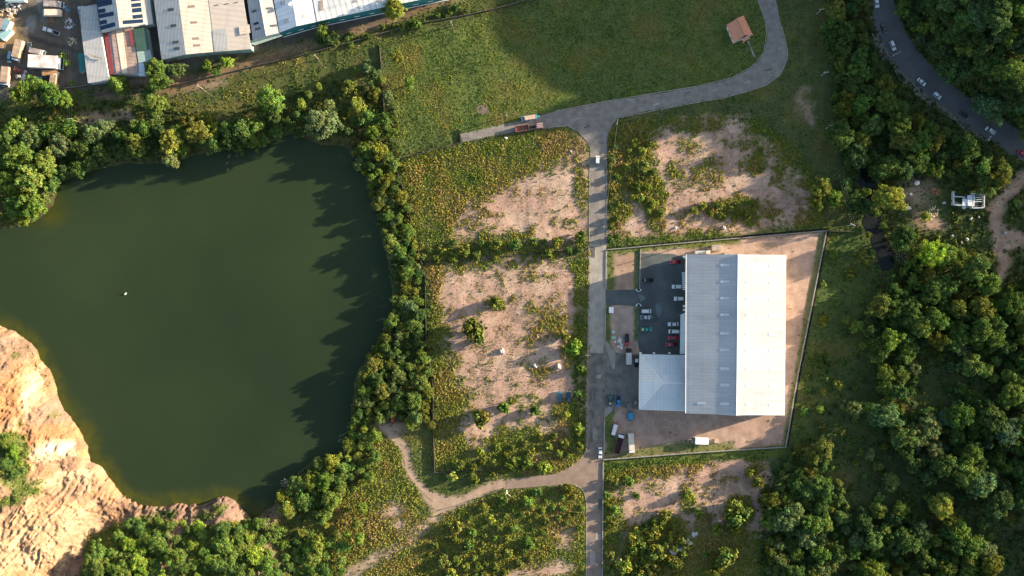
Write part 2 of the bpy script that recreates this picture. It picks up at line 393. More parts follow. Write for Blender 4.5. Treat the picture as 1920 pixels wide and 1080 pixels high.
INDUS = [(-400,-300),(900,-300),(860,-15),(720,42),(520,85),(350,132),(165,165),(30,185),(-60,190),(-400,230)]
indus_m = mask(INDUS, 12, 6)
STREAM = [[(1624,388),(1648,405),(1656,440),(1676,470),(1678,492),(1666,510),(1648,508),(1644,480),(1634,450),(1618,420)], [(1606,300),(1642,308),(1642,350),(1630,382),(1612,368)], [(1700,570),(1722,572),(1722,592),(1704,592)], [(1812,640),(1838,634),(1840,648),(1818,654)], [(1880,690),(1915,695),(1925,720),(1900,712)]]
stream_m = mx(*[mask(p, 10, 9) for p in STREAM])
nobump = np.clip(mx(stream_m, mask(ROAD_N, 40), mask(ROAD_M, 40), mask(ROAD_S, 40), mask(HWY, 60), mask(LOT, 40), mask(YARD, 30), indus_m, mask(TRACK, 14)) * 2.2, 0, 1).astype(np.float32)

n1 = fbm(GX / 20.0, GY / 20.0, 5, 61); n2 = fbm(GX / 55.0, GY / 55.0, 4, 71); n3 = fbm(GX / 7.0, GY / 7.0, 3, 81)
soil = np.zeros(GX.shape, np.float32)
for p in SOIL.values(): soil = mx(soil, mask(p, 46, 16))
# plants that break the bare earth (x, y, rx, ry, strength)
VEG = [(1192,300,26,62,1),(1205,345,30,28,1),(1225,372,26,26,1),(1232,403,16,16,.9),(1330,330,36,30,.7),(1352,392,44,17,1),(1400,395,28,28,1),(1412,305,28,28,.8),(1290,270,30,14,.6),(1270,330,22,40,.5),(1380,270,30,14,.6),(1285,410,34,10,.4),(1165,400,18,30,.6),(1440,390,26,24,.6),(1310,240,40,10,.6),(1470,330,30,30,.5),
 (1085,350,10,60,.6),(890,420,30,12,.6),(1010,400,40,10,.35),(1050,410,30,14,.3),(930,400,30,10,.3),
 (928,567,15,15,1),(1072,652,26,30,.95),(1040,590,26,50,.5),(1000,585,20,40,.45),(990,640,16,14,.5),(1010,690,30,16,.5),(1050,690,16,8,.4),(985,755,40,18,.5),(1060,770,20,18,.8),(1085,720,14,60,.7),(1088,560,13,110,.9),(960,520,60,10,.3),(870,500,40,14,.4),
 (1225,1032,62,54,1),(1290,935,14,30,.9),(1320,985,20,26,.8),(1345,1000,24,18,.8),(1385,960,30,34,1),(1250,985,40,20,.9),(1178,905,14,16,.7),(1195,930,8,8,.7),(1360,1040,40,50,.9),(1150,1000,20,50,.8)]
vegsub = np.zeros(GX.shape, np.float32)
for x, y, a, b, s in VEG: vegsub = mx(vegsub, disc(x, y, a, b, 14, 12) * s)
soil = soil * (1 - vegsub)
soil = np.clip(soil * 1.45 - sstep(0.54, 0.68, n1) * 0.52 - sstep(0.53, 0.68, n3) * 0.30 - sstep(.5, .7, fbm(GX / 4.0, GY / 4.0, 3, 87)) * .22, 0, 1)
# other bare patches
patch = mx(disc(1512,205,13,30,24,26) * .6, disc(735,955,24,22,24,16) * .8, disc(745,985,16,14,20,12) * .7, disc(1060,1012,18,26,20,14) * .8, disc(1040,1068,40,14,18,10) * .9, disc(980,1075,30,10,18,10) * .8,
           disc(735,800,26,14,20,10) * .6, disc(330,155,90,16,18,12) * .5, disc(200,222,50,10,18,10) * .7, disc(340,1040,20,16,12,8) * .9, disc(300,1062,26,12,12,8) * .9, disc(1735,410,26,22,20,14) * .4, disc(1720,360,34,24,24,14) * .4,
           disc(1755,420,20,12,14,8) * .8, disc(990,860,30,8,14,8) * .5, mask([(1490,440),(1548,436),(1540,500),(1500,560),(1500,480)], 10, 6) * 0.0)
rtrack = mask([(1930,318),(1905,330),(1885,352),(1868,372),(1855,392),(1850,420),(1862,450),(1872,490),(1868,530),(1880,530),(1892,490),(1885,470),(1930,458),(1930,440),(1886,425),(1880,405),(1893,380),(1910,362),(1930,352)], 12, 8)
dirt_line = mask([(740,28),(640,62),(520,95),(400,135),(300,158),(180,170),(180,184),(330,172),(430,140),(560,98),(700,52),(860,0),(840,-10)], 14, 6) * .8
bare = np.clip(mx(soil, patch, rtrack * .7, track_m * 0.95, dirt_line * .7), 0, 1)

FIELD = [(740,150),(720,90),(760,70),(880,40),(1000,8),(1100,-60),(1480,-60),(1440,0),(1440,80),(1420,125),(1370,148),(1200,182),(1050,208),(960,232),(860,255),(740,292)]
field_m = mask(FIELD, 14, 6)
MEAD = [(1462,-60),(1560,-60),(1560,120),(1575,250),(1590,330),(1560,420),(1510,430),(1520,330),(1400,225),(1300,215),(1160,232),(1160,222),(1360,184),(1440,160),(1478,110)]
mead_m = mask(MEAD, 20, 8)
EAST = [(1552,432),(1640,435),(1660,500),(1700,600),(1720,700),(1800,680),(1800,760),(1700,780),(1640,860),(1640,980),(1560,1100),(1440,1100),(1440,880),(1474,840)]
east_m = mask(EAST, 14, 8)
BACK = mask([(1560,-60),(2100,-60),(2100,1300),(1430,1300),(1430,900),(1500,830),(1600,700),(1640,500),(1600,380),(1560,200)], 30, 12)
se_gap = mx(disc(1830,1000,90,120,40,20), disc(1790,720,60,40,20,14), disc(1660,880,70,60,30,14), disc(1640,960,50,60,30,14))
lots_scrub = mx(mask([(745,300),(865,272),(1000,250),(1065,240),(1100,268),(1108,470),(1100,890),(812,890),(795,490),(760,400)], 8, 4), mask([(1140,240),(1160,226),(1400,205),(1520,300),(1550,425),(1140,466)], 10, 6),
                mask([(1132,868),(1440,845),(1445,1120),(1130,1120)], 10, 6), mask([(790,960),(870,940),(960,918),(1080,912),(1098,930),(1098,1120),(640,1120)], 10, 6), mask([(700,830),(745,830),(770,900),(800,950),(770,1000),(660,1060),(560,1100),(600,980)], 24, 10))
GREENSTRIP = mx(mask([(1136,444),(1240,442),(1400,436),(1500,424),(1548,418),(1550,432),(1137,468)], 8, 6) * .9, mask([(1132,858),(1300,848),(1475,834),(1474,856),(1300,868),(1132,880)], 5, 4), mask([(1136,468),(1150,466),(1152,545),(1136,545)], 6, 5), mask([(1190,466),(1200,466),(1198,545),(1188,545)], 3, 2),
                mask([(1190,572),(1198,572),(1197,640),(1188,640)], 4, 3), mask([(1134,572),(1146,572),(1144,640),(1154,660),(1134,642)], 5, 4), mask([(1134,784),(1154,764),(1150,800),(1165,850),(1134,858)], 6, 5), mask([(1136,466),(1290,452),(1380,444),(1390,455),(1290,466),(1136,477)], 6, 5),
                mask([(1160,846),(1300,826),(1380,830),(1380,844),(1160,857)], 8, 6) * .9, mask([(1534,440),(1548,434),(1474,836),(1466,836)], 4, 3) * .8)
bld_m = mask([(1197,664),(1286,664),(1286,475),(1474,476),(1471,780),(1286,778),(1284,770),(1197,768)], 2)

grow = np.clip(1 - mx(roads_m * 1.6, bld_m, stream_m * 1.5, (lake_sd < 2).astype(np.float32), indus_m * .96, yard_m * (1 - GREENSTRIP) * .985, cliff_m * .9 * (GY > 560)), 0, 1)
dens = (0.55 + 0.35 * lots_scrub + 0.2 * field_m) * (1 - 0.997 * np.clip(bare * 1.15, 0, 1)) * grow
dens = dens * np.clip(0.55 + 1.2 * (n3 - 0.35), 0.25, 1.3)
dryness = np.clip(0.25 + lots_scrub * 0.33 + field_m * 0.02 - mead_m * .16 - BACK * .4 - east_m * .25 - GREENSTRIP * .6 - mask([(1076,480),(1106,480),(1102,840),(1070,830)], 16, 10) * .45 + (n2 - 0.5) * 1.1 + (n1 - 0.5) * 0.5, 0, 1)
tall = np.clip(0.40 + lots_scrub * 0.4 - field_m * 0.12 - mead_m * .1 - GREENSTRIP * .35 + (n1 - .5) * .9, 0.08, 1.0)

# colour of the land
def put(c, m, col):
    return c * (1 - m[..., None]) + np.array(col, np.float32) * m[..., None]
C_ = np.zeros(GX.shape + (3,), np.float32) + np.array((0.072, 0.082, 0.027), np.float32)
C_ = put(C_, lots_scrub * .8, (0.150, 0.128, 0.046))
C_ = put(C_, field_m * .95, (0.098, 0.122, 0.034))
C_ = put(C_, mead_m * .9, (0.080, 0.090, 0.034))
C_ = put(C_, east_m * .8, (0.066, 0.092, 0.026))
C_ = put(C_, BACK * .7, (0.048, 0.062, 0.022))
C_ = put(C_, np.clip((n2 - .5) * 2.2, 0, .6) * (1 - indus_m), (0.135, 0.108, 0.036))
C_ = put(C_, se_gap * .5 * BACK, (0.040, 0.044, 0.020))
C_ = put(C_, bare, (0.40, 0.258, 0.197))
C_ = put(C_, np.clip(bare * sstep(.45, .62, n2) * .55, 0, 1), (0.35, 0.222, 0.168))
C_ = put(C_, np.clip(bare * sstep(.56, .70, n3) * .5, 0, 1), (0.14, 0.10, 0.06))
C_ = put(C_, np.clip(bare * sstep(.52, .66, fbm(GX / 34., GY / 34., 4, 93)) * .45, 0, 1), (0.49, 0.36, 0.27))
C_ = put(C_, track_m * .9, (0.33, 0.238, 0.172))
C_ = put(C_, yard_m, (0.355, 0.236, 0.178))
C_ = put(C_, yard_m * sstep(.45, .65, n2) * .5, (0.41, 0.285, 0.215))
C_ = put(C_, yard_m * mask([(1150,775),(1300,772),(1390,780),(1300,815),(1180,845),(1150,800)], 30, 12) * .75, (0.29, 0.21, 0.17))
C_ = put(C_, yard_m * sstep(.53, .68, n1) * .3, (0.17, 0.11, 0.075))
C_ = put(C_, mask([(1150,574),(1192,574),(1192,636),(1178,655),(1160,640),(1148,600)], 8, 5), (0.34, 0.25, 0.205))
C_ = put(C_, mask([(1152,470),(1190,470),(1190,542),(1145,542)], 10, 8) * .8, (0.30, 0.20, 0.135))
C_ = put(C_, GREENSTRIP * .92, (0.100, 0.122, 0.026))
C_ = put(C_, indus_m, (0.125, 0.105, 0.082))
C_ = put(C_, indus_m * sstep(.42, .6, n2) * .8, (0.085, 0.078, 0.066))
C_ = put(C_, indus_m * sstep(.55, .68, n1) * .5, (0.17, 0.135, 0.10))
C_ = put(C_, mask([(-60,30),(30,35),(45,70),(20,95),(-60,100)], 14, 8) * .8, (0.22, 0.15, 0.07))
C_ = put(C_, mask([(52,30),(66,28),(68,50),(62,62),(50,55),(48,42)], 4, 2) * .9, (0.20, 0.19, 0.175))
C_ = put(C_, mask([(66,-10),(82,-10),(86,30),(100,42),(78,40),(70,15)], 4, 2) * .8, (0.17, 0.17, 0.165))
C_ = put(C_, mask([(28,45),(40,60),(75,72),(130,88),(150,100),(128,95),(70,80),(32,62)], 4, 2) * .7, (0.05, 0.045, 0.04))
C_ = put(C_, dirt_line * .75, (0.15, 0.085, 0.045))
bank_m = ((lake_sd > -60) & (lake_sd < 9)).astype(np.float32)
C_ = put(C_, bank_m * .6, (0.06, 0.045, 0.025))
C_ = put(C_, mask([(470,985),(500,962),(540,918),(552,930),(520,975),(480,1000)], 6, 4) * .9, (0.21, 0.13, 0.09))
C_ = C_ * (0.86 + 0.28 * n3[..., None])

# ------------------------------------------------------------------ land
def axis(a, b, st, far):
    core = np.arange(a, b + st * .5, st); out = []; s = st; p = b
    while p < far: s *= 1.35; p += s; out.append(p)
    lo = []; s = st; p = a
    while p > -far: s *= 1.35; p -= s; lo.append(p)
    return np.array(lo[::-1] + list(core) + out)

def grid_land(name, xs, ys, m, colf, drop=None):
    X, Y = np.meshgrid(xs, ys); nx, ny = len(xs), len(ys)
    Z = terr(X, Y)
    V = np.stack([X, Y, Z], -1).reshape(-1, 3)
    idx = np.arange(nx * ny).reshape(ny, nx)
    F = np.stack([idx[:-1, :-1], idx[:-1, 1:], idx[1:, 1:], idx[1:, :-1]], -1).reshape(-1, 4)
    if drop is not None:
        c = V[F].mean(1); F = F[~drop(c[:, 0], c[:, 1])]
    me = np_mesh(name, V, F, m, True, colf(V), 'Col')
    return link(name, me)

CX0, CX1, CY0, CY1 = -300.0, -108.0, -230.0, -8.0
M_land = attr_mat('land_surface', 0.26, 1.6, bump=0.22, bdist=0.12)
M_rock = attr_mat('rock_surface', 0.30, 1.3, bump=0.8, bdist=0.5)
def landcol(V): return samp(C_, V[:, 0] / K + 960, 540 - V[:, 1] / K)
g = grid_land('ground', axis(-262, 262, 0.62, 4000), axis(-152, 152, 0.62, 4000), M_land, landcol,
              lambda x, y: (x > CX0 + 1.2) & (x < CX1 - 1.2) & (y > CY0 + 1.2) & (y < CY1 - 1.2))
g['kind'] = 'structure'

# green growing on the cliff, outlines read off the photograph -> ground pixels
CVEG = []
for x, y, a, b, s in [(10,850,34,36,1),(30,885,22,30,1),(48,920,26,14,.9),(20,938,24,8,.9),(60,905,18,8,.8),(27,665,7,4,.9),(100,778,6,5,.8),(38,797,5,4,.8),(410,955,16,9,.9),(380,968,24,8,.6),(320,968,14,10,.7),
                      (270,1000,60,26,.9),(360,1010,60,22,.9),(430,1005,60,26,1),(420,1050,80,40,1),(230,1040,80,50,1),(300,1090,160,40,1),(175,1075,30,20,.9),(300,965,10,6,.8)]:
    gx, gy, gz = G(x, y); CVEG.append((gx / K + 960, 540 - gy / K, a, b, s))
cveg = np.zeros(GX.shape, np.float32)
for x, y, a, b, s in CVEG: cveg = mx(cveg, disc(x, y, a, b, 12, 9) * s)
cbare = np.zeros(GX.shape, np.float32)
for x, y, a, b in [(330,1060,30,16),(285,1068,24,14),(335,985,10,22),(318,1010,8,14)]:
    gx, gy, gz = G(x, y); cbare = mx(cbare, disc(gx / K + 960, 540 - gy / K, a, b, 10, 8))
cveg = cveg * (1 - cbare * .9)
CPATCH = []
for x, y, a, b, col, s in [(28,652,44,24,(.20,.135,.10),.8),(15,745,44,46,(.32,.15,.065),.7),(58,735,16,34,(.52,.37,.22),.8),(92,782,44,15,(.19,.13,.10),.8),(112,815,50,18,(.33,.135,.065),.8),(100,842,34,11,(.54,.40,.26),.9),(145,872,44,12,(.22,.15,.11),.7),
                           (95,898,66,8,(.52,.38,.23),.8),(130,918,64,20,(.24,.16,.11),.6),(60,1010,100,60,(.42,.285,.17),.5),(170,985,40,24,(.25,.17,.115),.6),(265,955,64,22,(.19,.125,.085),.8),(420,952,48,24,(.15,.098,.078),.9),(350,955,30,16,(.16,.10,.075),.8)]:
    gx, gy, gz = G(x, y); CPATCH.append((disc(gx / K + 960, 540 - gy / K, a, b, 16, 14) * s, col))
def rockcol(V):
    X = V[:, 0] / K + 960; Y = 540 - V[:, 1] / K
    u = X * 0.80 + Y * 0.60; v = -X * 0.60 + Y * 0.80
    wu = u + 42 * (fbm(X / 70, Y / 70, 3, 5) - .5) + 16 * (fbm(X / 16, Y / 16, 3, 6) - .5)
    a = fbm(X / 42., Y / 42., 4, 101); b = fbm(wu / 13., (v + 50 * (fbm(X / 60, Y / 60, 3, 8) - .5)) / 50., 5, 111); c = fbm(X / 5., Y / 5., 3, 121); e = fbm(X / 80., Y / 80., 3, 131)
    C = np.zeros((len(V), 3)) + np.array((0.265, 0.135, 0.070))
    def p(C, m, col): return C * (1 - m[:, None]) + np.array(col) * m[:, None]
    C = p(C, sstep(.40, .62, b) * .7, (0.335, 0.188, 0.102))
    C = p(C, sstep(.46, .60, a) * .8, (0.175, 0.112, 0.080))
    C = p(C, sstep(.55, .68, e) * .6, (0.30, 0.130, 0.060))
    C = p(C, sstep(.58, .70, b) * sstep(.3, .5, a) * .65, (0.43, 0.29, 0.175))
    C = p(C, sstep(.58, .70, 1 - b) * .5, (0.17, 0.12, 0.085))
    C = p(C, sstep(.50, .62, c) * .45, (0.19, 0.125, 0.085))
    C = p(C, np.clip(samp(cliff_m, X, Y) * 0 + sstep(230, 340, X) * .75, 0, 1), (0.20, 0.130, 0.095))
    for mk, col in CPATCH: C = p(C, np.clip(samp(mk, X, Y) * (.35 + 1.1 * b), 0, 1), col)
    gv = np.clip(samp(cveg, X, Y) * 1.5 - c * .5, 0, 1)
    C = p(C, gv * .9, (0.060, 0.080, 0.020))
    land = samp(C_, X, Y); cm = sstep(0.25, 0.6, samp(cliff_m, X, Y))[:, None]
    return C * cm + land * (1 - cm)
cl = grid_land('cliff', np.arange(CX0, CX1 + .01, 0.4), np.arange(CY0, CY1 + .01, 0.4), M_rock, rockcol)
cl['kind'] = 'structure'

# water of the flooded quarry
wx = np.arange(-345, -38, 1.5); wy = np.arange(-130, 95, 1.5)
X, Y = np.meshgrid(wx, wy); V = np.stack([X, Y, np.full_like(X, WZ)], -1).reshape(-1, 3)
idx = np.arange(X.size).reshape(X.shape)
F = np.stack([idx[:-1, :-1], idx[:-1, 1:], idx[1:, 1:], idx[1:, :-1]], -1).reshape(-1, 4)
px_, py_ = V[:, 0] / K + 960, 540 - V[:, 1] / K
sd_ = samp(lake_sd, px_, py_)
sh = sstep(-34 - 26 * (fbm(px_ / 30., py_ / 30., 3, 7) - .5), -2, sd_) * sstep(0.03, .3, samp(cliff_m, px_, py_)) * .75 + sstep(-60, -2, sd_) * np.exp(-((px_ - 95) ** 2 + (py_ - 405) ** 2) / 1800) * .5
M_water = water_mat('lake_water', (0.0225, 0.0370, 0.0165), (0.085, 0.080, 0.006))
me = np_mesh('lake', V, F, M_water, True)
a = me.attributes.new('shallow', 'FLOAT', 'POINT'); a.data.foreach_set('value', np.ascontiguousarray(sh, dtype=np.float32))
o = link('lake', me); o['kind'] = 'structure'
M_stream = water_mat('stream_water', (0.013, 0.015, 0.015), (0.03, 0.03, 0.02), 0.15)
for i, p in enumerate(STREAM):
    sheet('stream', p, M_stream, 0.12, wob=6)

# ------------------------------------------------------------------ paving
M_asph = mat('asphalt_worn', (0.205, 0.180, 0.160), 0.9, 0.20, 0.35, bump=0.3, spec=0.15)
M_conc = mat('asphalt_pale', (0.30, 0.265, 0.228), 0.9, 0.17, 0.3, bump=0.2, spec=0.15)
M_dark = mat('asphalt_dark', (0.150, 0.135, 0.120), 0.9, 0.26, 0.3, bump=0.3, spec=0.15)
M_brown = mat('asphalt_dusty', (0.225, 0.165, 0.130), 0.9, 0.16, 0.3, bump=0.3, spec=0.15)
M_lot = mat('asphalt_lot', (0.082, 0.092, 0.090), 0.85, 0.25, 0.12, bump=0.2, spec=0.2)
M_lot2 = mat('asphalt_patch', (0.14, 0.165, 0.16), 0.85, 0.25, 0.3, spec=0.2)
M_hwy = mat('asphalt_highway', (0.100, 0.098, 0.096), 0.85, 0.14, 0.12, bump=0.2, spec=0.2)
M_gravel = mat('gravel_shoulder', (0.17, 0.145, 0.12), 0.95, 0.3, 1.2, bump=0.5, spec=0.1)
M_kerb = mat('kerb_concrete', (0.30, 0.27, 0.235), 0.85, 0.2, 0.8)
M_slab = mat('apron_concrete', (0.25, 0.225, 0.195), 0.9, 0.16, 0.4)
M_track = mat('dirt_track', (0.33, 0.238, 0.172), 0.95, 0.25, 0.4, bump=0.5, spec=0.05)
M_rut = mat('dirt_rut', (0.28, 0.195, 0.135), 0.95, 0.25, 0.6, spec=0.05)
sheet('road', ROAD_N, M_asph, 0.030, wob=1.3); sheet('road', ROAD_M, M_conc, 0.034, wob=0.5); sheet('road', ROAD_S, M_brown, 0.030, wob=1.0)
sheet('road', [(1104.5,650),(1131.5,649),(1130,842),(1102.5,842)], M_dark, 0.038, wob=1.0)
sheet('road', [(1110,598),(1124,596),(1123,612),(1131,640),(1131,662),(1106,661),(1108,620)], M_conc, 0.042, wob=2.0)
sheet('road', HWY, M_hwy, 0.030, wob=1.2)
sheet('pavement', LOT, M_lot, 0.034, wob=0.8); sheet('pavement', FORE, M_dark, 0.026, wob=0.6)
for i, p in enumerate(APRON): sheet('pavement', p, M_slab, 0.046, wob=0.4)
for p in [[(1229,570),(1238,568),(1241,585),(1236,595),(1230,588)], [(1196,552),(1206,553),(1210,560),(1200,566)], [(1215,592),(1222,590),(1224,596),(1217,598)]]: sheet('pavement', p, M_lot2, 0.040, wob=2)
sheet('shoulder', [(1630,20),(1637,38),(1652,75),(1672,112),(1702,145),(1740,180),(1790,215),(1827,247),(1862,268),(1866,275),(1820,252),(1782,222),(1730,188),(1692,156),(1662,125),(1640,85)], M_gravel, 0.022, wob=3)
sheet('slab', [(894,199),(914,196),(917,212),(895,214)], mat('old_slab', (0.17, 0.12, 0.095), .9, .2, .6), .06, wob=.6)
M_drain_shade = mat('drain_shade', (0.020, 0.019, 0.016), 0.9, 0.3, 0.8, spec=0.1)  # shade inside the trench, painted as a flat near-black sheet
M_tar = mat('tar_patch', (0.105, 0.095, 0.085), 0.9, 0.2, 0.6, spec=0.15)
for p in [[(1139,463.6),(1240,454.6),(1390,441.4),(1550,427.4),(1550,431),(1390,445),(1240,458.2),(1139,467.2)], [(1551,432),(1523,576),(1498,700),(1474.5,837),(1478,837),(1501.5,701),(1526.5,576),(1554.5,432)]]: sheet('drain', p, M_drain_shade, .05, wob=.4)
rp_ = random.Random(77)
for i in range(26):
    y_ = rp_.uniform(300, 1070); x_ = (1107 if y_ < 640 else 1103) + rp_.uniform(3, 23); w_, h_ = rp_.uniform(1.2, 5), rp_.uniform(2, 14)
    sheet('road_patch', [(x_ - w_, y_ - h_), (x_ + w_, y_ - h_ * rp_.uniform(.6, 1.1)), (x_ + w_ * rp_.uniform(.5, 1.1), y_ + h_), (x_ - w_, y_ + h_ * rp_.uniform(.7, 1))], rp_.choice([M_tar, M_asph, M_conc, M_brown]), .052 + i * .0006, wob=1.0, step=2)
for x_, y_ in ((1180,186),(1230,194),(1290,172),(1340,168),(1400,152),(1440,130),(1460,90),(1120,215),(1080,222),(1100,236)):
    w_, h_ = rp_.uniform(3, 9), rp_.uniform(1, 3); sheet('road_patch', [(x_ - w_, y_ + h_), (x_ + w_, y_ - h_), (x_ + w_, y_ + h_ * .6), (x_ - w_ * .6, y_ + h_ * 2)], rp_.choice([M_tar, M_dark, M_conc]), .05, wob=1.2, step=2)
def strip(name, pts, w, h, m, z=0.0):
    P = [W(*p) for p in pts]; mb = MB()
    for a, b in zip(P[:-1], P[1:]):
        d = (b - a); mb.box(((a + b) / 2 + Vector((0, 0, z + h / 2)))[:], (d.length + w * .3, w, h), math.atan2(d.y, d.x))
    o = mb.build(name, m); o['kind'] = 'structure'; return o
strip('kerb', [(1105,458),(1105,330),(1108,285),(1107,277),(1099,262),(1084,246),(1065,236),(1042,238)], .3, .14, M_kerb)
strip('kerb', [(1104.5,459),(1104,540),(1102,648),(1100,740),(1100,838)], .35, .13, M_kerb)
strip('kerb', [(1099.5,1100),(1099.5,940),(1096,925),(1089,915),(1078,909),(1060,909)], .3, .14, M_kerb)
strip('kerb', [(1131,866),(1130,980),(1129.5,1100)], .4, .5, M_kerb)
strip('kerb', [(1137.5,300),(1137.8,458)], .3, .14, M_kerb)
strip('kerb', [(1136.8,469),(1136,542)], .5, .35, M_kerb)
strip('kerb', [(1135.4,574),(1134,640)], .5, .35, M_kerb)
strip('kerb', [(1133.3,784),(1132,858)], .5, .35, M_kerb)
strip('kerb', [(1042,208),(1135,190),(1310,161),(1372,146),(1410,124),(1432,99),(1437,62),(1434,38),(1421,0)], .3, .14, M_kerb)
strip('kerb', [(1160,221),(1285,196),(1360,183),(1435,161),(1463,140),(1476,112),(1477,95),(1466,50)], .3, .14, M_kerb)
for p in [[(668,1068),(700,1050),(740,1030),(772,1011),(792,992),(806,970),(816,955)], [(655,1082),(690,1062),(735,1038),(775,1018),(800,996),(815,975),(830,960)], [(758,850),(760,880),(775,905),(795,925),(812,940)]]:
    o = strip('track_rut', p, 0.55, 0.05, M_rut)

# ------------------------------------------------------------------ low growth: countless tufts, one object for each kind
M_tuft = leaf_mat('weed_leaves', True)
def tuft_mesh(name, n_try, accept, size, height, nq, colf, area=(-30, -30, 1960, 1110), asp=0.55):
    px = rng.uniform(area[0], area[2], n_try); py = rng.uniform(area[1], area[3], n_try)
    # px/py are ground pixels
    p = accept(px, py); k = rng.random(n_try) < p; px, py = px[k], py[k]; n = len(px)
    x = (px - 960) * K; y = (540 - py) * K; z = terr_px(px, py)
    tl = samp(tall, px, py)
    s = size * (0.55 + 0.9 * rng.random(n)) * (0.55 + 0.75 * tl); h = height * (0.4 + 0.9 * rng.random(n)) * (0.25 + 1.05 * tl)
    col = colf(px, py)
    C = np.stack([x, y, z], -1)
    d = rng.normal(size=(n, nq, 3)); d[..., 2] = np.abs(d[..., 2]); d /= np.linalg.norm(d, axis=-1, keepdims=True)
    c = C[:, None, :] + d * np.stack([s, s, h], -1)[:, None, :] * rng.uniform(.45, 1.0, (n, nq, 1))
    nrm = d + rng.normal(size=(n, nq, 3)) * 0.45; nrm[..., 2] += .25; nrm /= np.linalg.norm(nrm, axis=-1, keepdims=True)
    a = np.cross(nrm, rng.normal(size=(n, nq, 3))); a /= np.linalg.norm(a, axis=-1, keepdims=True); b = np.cross(nrm, a)
    q = (s[:, None] * rng.uniform(.35, .7, (n, nq)))[..., None]
    a = a * q; b = b * q * asp
    V = np.stack([c - a, c - b, c + a, c + b], 2).reshape(-1, 3)
    F = np.arange(len(V)).reshape(-1, 4)
    lum = (0.65 + 0.7 * rng.random((n, 1, 1))) * (0.75 + .5 * rng.random((n, nq, 1)))
    CC = np.repeat((col[:, None, :] * lum)[:, :, None, :], 4, 2).reshape(-1, 3)
    o = link(name, np_mesh(name, V, F, M_tuft, False, CC)); o['kind'] = 'stuff'
    return o, n
RAMP = np.array([(0.064, 0.116, 0.025), (0.130, 0.188, 0.034), (0.205, 0.222, 0.038), (0.265, 0.208, 0.048), (0.33, 0.23, 0.10)])
def weedcol(px, py, off=0.0):
    t = np.clip(samp(dryness, px, py) + off + rng.normal(size=len(px)) * .16, 0, 1) * 4
    i = np.clip(t.astype(int), 0, 3); f = (t - i)[:, None]
    return RAMP[i] * (1 - f) + RAMP[i + 1] * f
SCRUB_MASK = np.clip(lots_scrub - field_m, 0, 1)
o, n = tuft_mesh('scrub', 330000, lambda x, y: np.clip(samp(dens * SCRUB_MASK, x, y), 0, 1), 0.46, 0.50, 5, weedcol, (560, 220, 1560, 1110)); print('scrub', n)
tag(o, 'yellow green weeds and scrub spreading over the vacant lots', 'scrub')
o, n = tuft_mesh('meadow_grass', 200000, lambda x, y: np.clip(samp(dens * mx(field_m, mead_m), x, y) * .9, 0, 1), 0.46, 0.34, 4, weedcol, (690, -30, 1620, 450)); print('meadow', n)
tag(o, 'green tufted grass covering the big upper field', 'grass')
o, n = tuft_mesh('bank_weeds', 360000, lambda x, y: np.clip(samp(dens * np.clip(1 - mx(lots_scrub, field_m, mead_m), 0, 1), x, y) * .8, 0, 1), 0.56, 0.50, 5, lambda x, y: weedcol(x, y, -.05)); print('bank', n)
tag(o, 'rough green weeds on the banks, verges and clearings', 'weeds')
o, n = tuft_mesh('cliff_weeds', 140000, lambda x, y: np.clip(samp(cveg, x, y) * 1.3 - .25, 0, 1) * .9, 0.6, 0.6, 5, lambda x, y: weedcol(x, y, -.02), (-100, 560, 620, 1200)); print('cliffweeds', n)
tag(o, 'bright green weeds clinging to the quarry cliff', 'weeds')
o, n = tuft_mesh('sparse_tufts', 220000, lambda x, y: samp(np.clip(bare, 0, 1) * (1 - np.clip(roads_m + track_m, 0, 1)) * grow, x, y) * (0.18 + .5 * sstep(.46, .62, samp(n1, x, y))), 0.22, 0.13, 4, lambda x, y: weedcol(x, y, .12), (820, 220, 1560, 1100)); print('sparse', n)
tag(o, 'small dry tufts dotting the bare earth of the lots', 'weeds')
# ------------------------------------------------------------------ buildings
M_white = roof_mat('white_sheet', (0.41, 0.422, 0.43), 'Y', 1.5, 0.38, 0.20, 0.05, streak=(.12, .9, 1))
M_white_w = M_white
M_annex = roof_mat('white_sheet_annex', (0.58, 0.60, 0.61), 'X', 1.5, 0.5, 0.16, 0.07, streak=(.9, .12, 1))
M_cream = roof_mat('cream_sheet', (0.60, 0.50, 0.41), 'Y', 1.3, 0.55, 0.12, 0.12)
M_cream2 = roof_mat('pale_sheet', (0.76, 0.74, 0.71), 'Y', 1.3, 0.55, 0.10, 0.10)
M_skyl = mat('skylight_panel', (0.50, 0.53, 0.55), 0.35, 0.05, 0.5)
M_skyd = mat('skylight_dark', (0.10, 0.095, 0.095), 0.5, 0.2, 0.8)
M_wall = mat('wall_render', (0.52, 0.52, 0.50), 0.85, 0.12, 0.4)
M_teal = roof_mat('teal_cladding', (0.035, 0.235, 0.235), 'X', 1.0, 0.5, 0.2, 0.10)
M_trim = mat('white_trim', (0.78, 0.78, 0.76), 0.6, 0.06, 0.5)
M_grey = roof_mat('grey_sheet', (0.40, 0.40, 0.39), 'X', 1.6, 0.5, 0.14, 0.16, rot=0.12)
M_grey2 = roof_mat('grey_sheet_light', (0.50, 0.48, 0.45), 'X', 1.6, 0.5, 0.14, 0.14, rot=0.12)
M_tan = roof_mat('tan_sheet', (0.56, 0.47, 0.39), 'Y', 2.0, 0.5, 0.12, 0.16, rot=0.12)
M_tan2 = roof_mat('beige_sheet', (0.52, 0.45, 0.385), 'Y', 2.4, 0.5, 0.10, 0.10, rot=0.12)
M_pink = roof_mat('pinkish_sheet', (0.50, 0.36, 0.30), 'Y', 1.6, 0.6, 0.2, 0.16, rot=0.12, rust=(0.32, 0.20, 0.15))
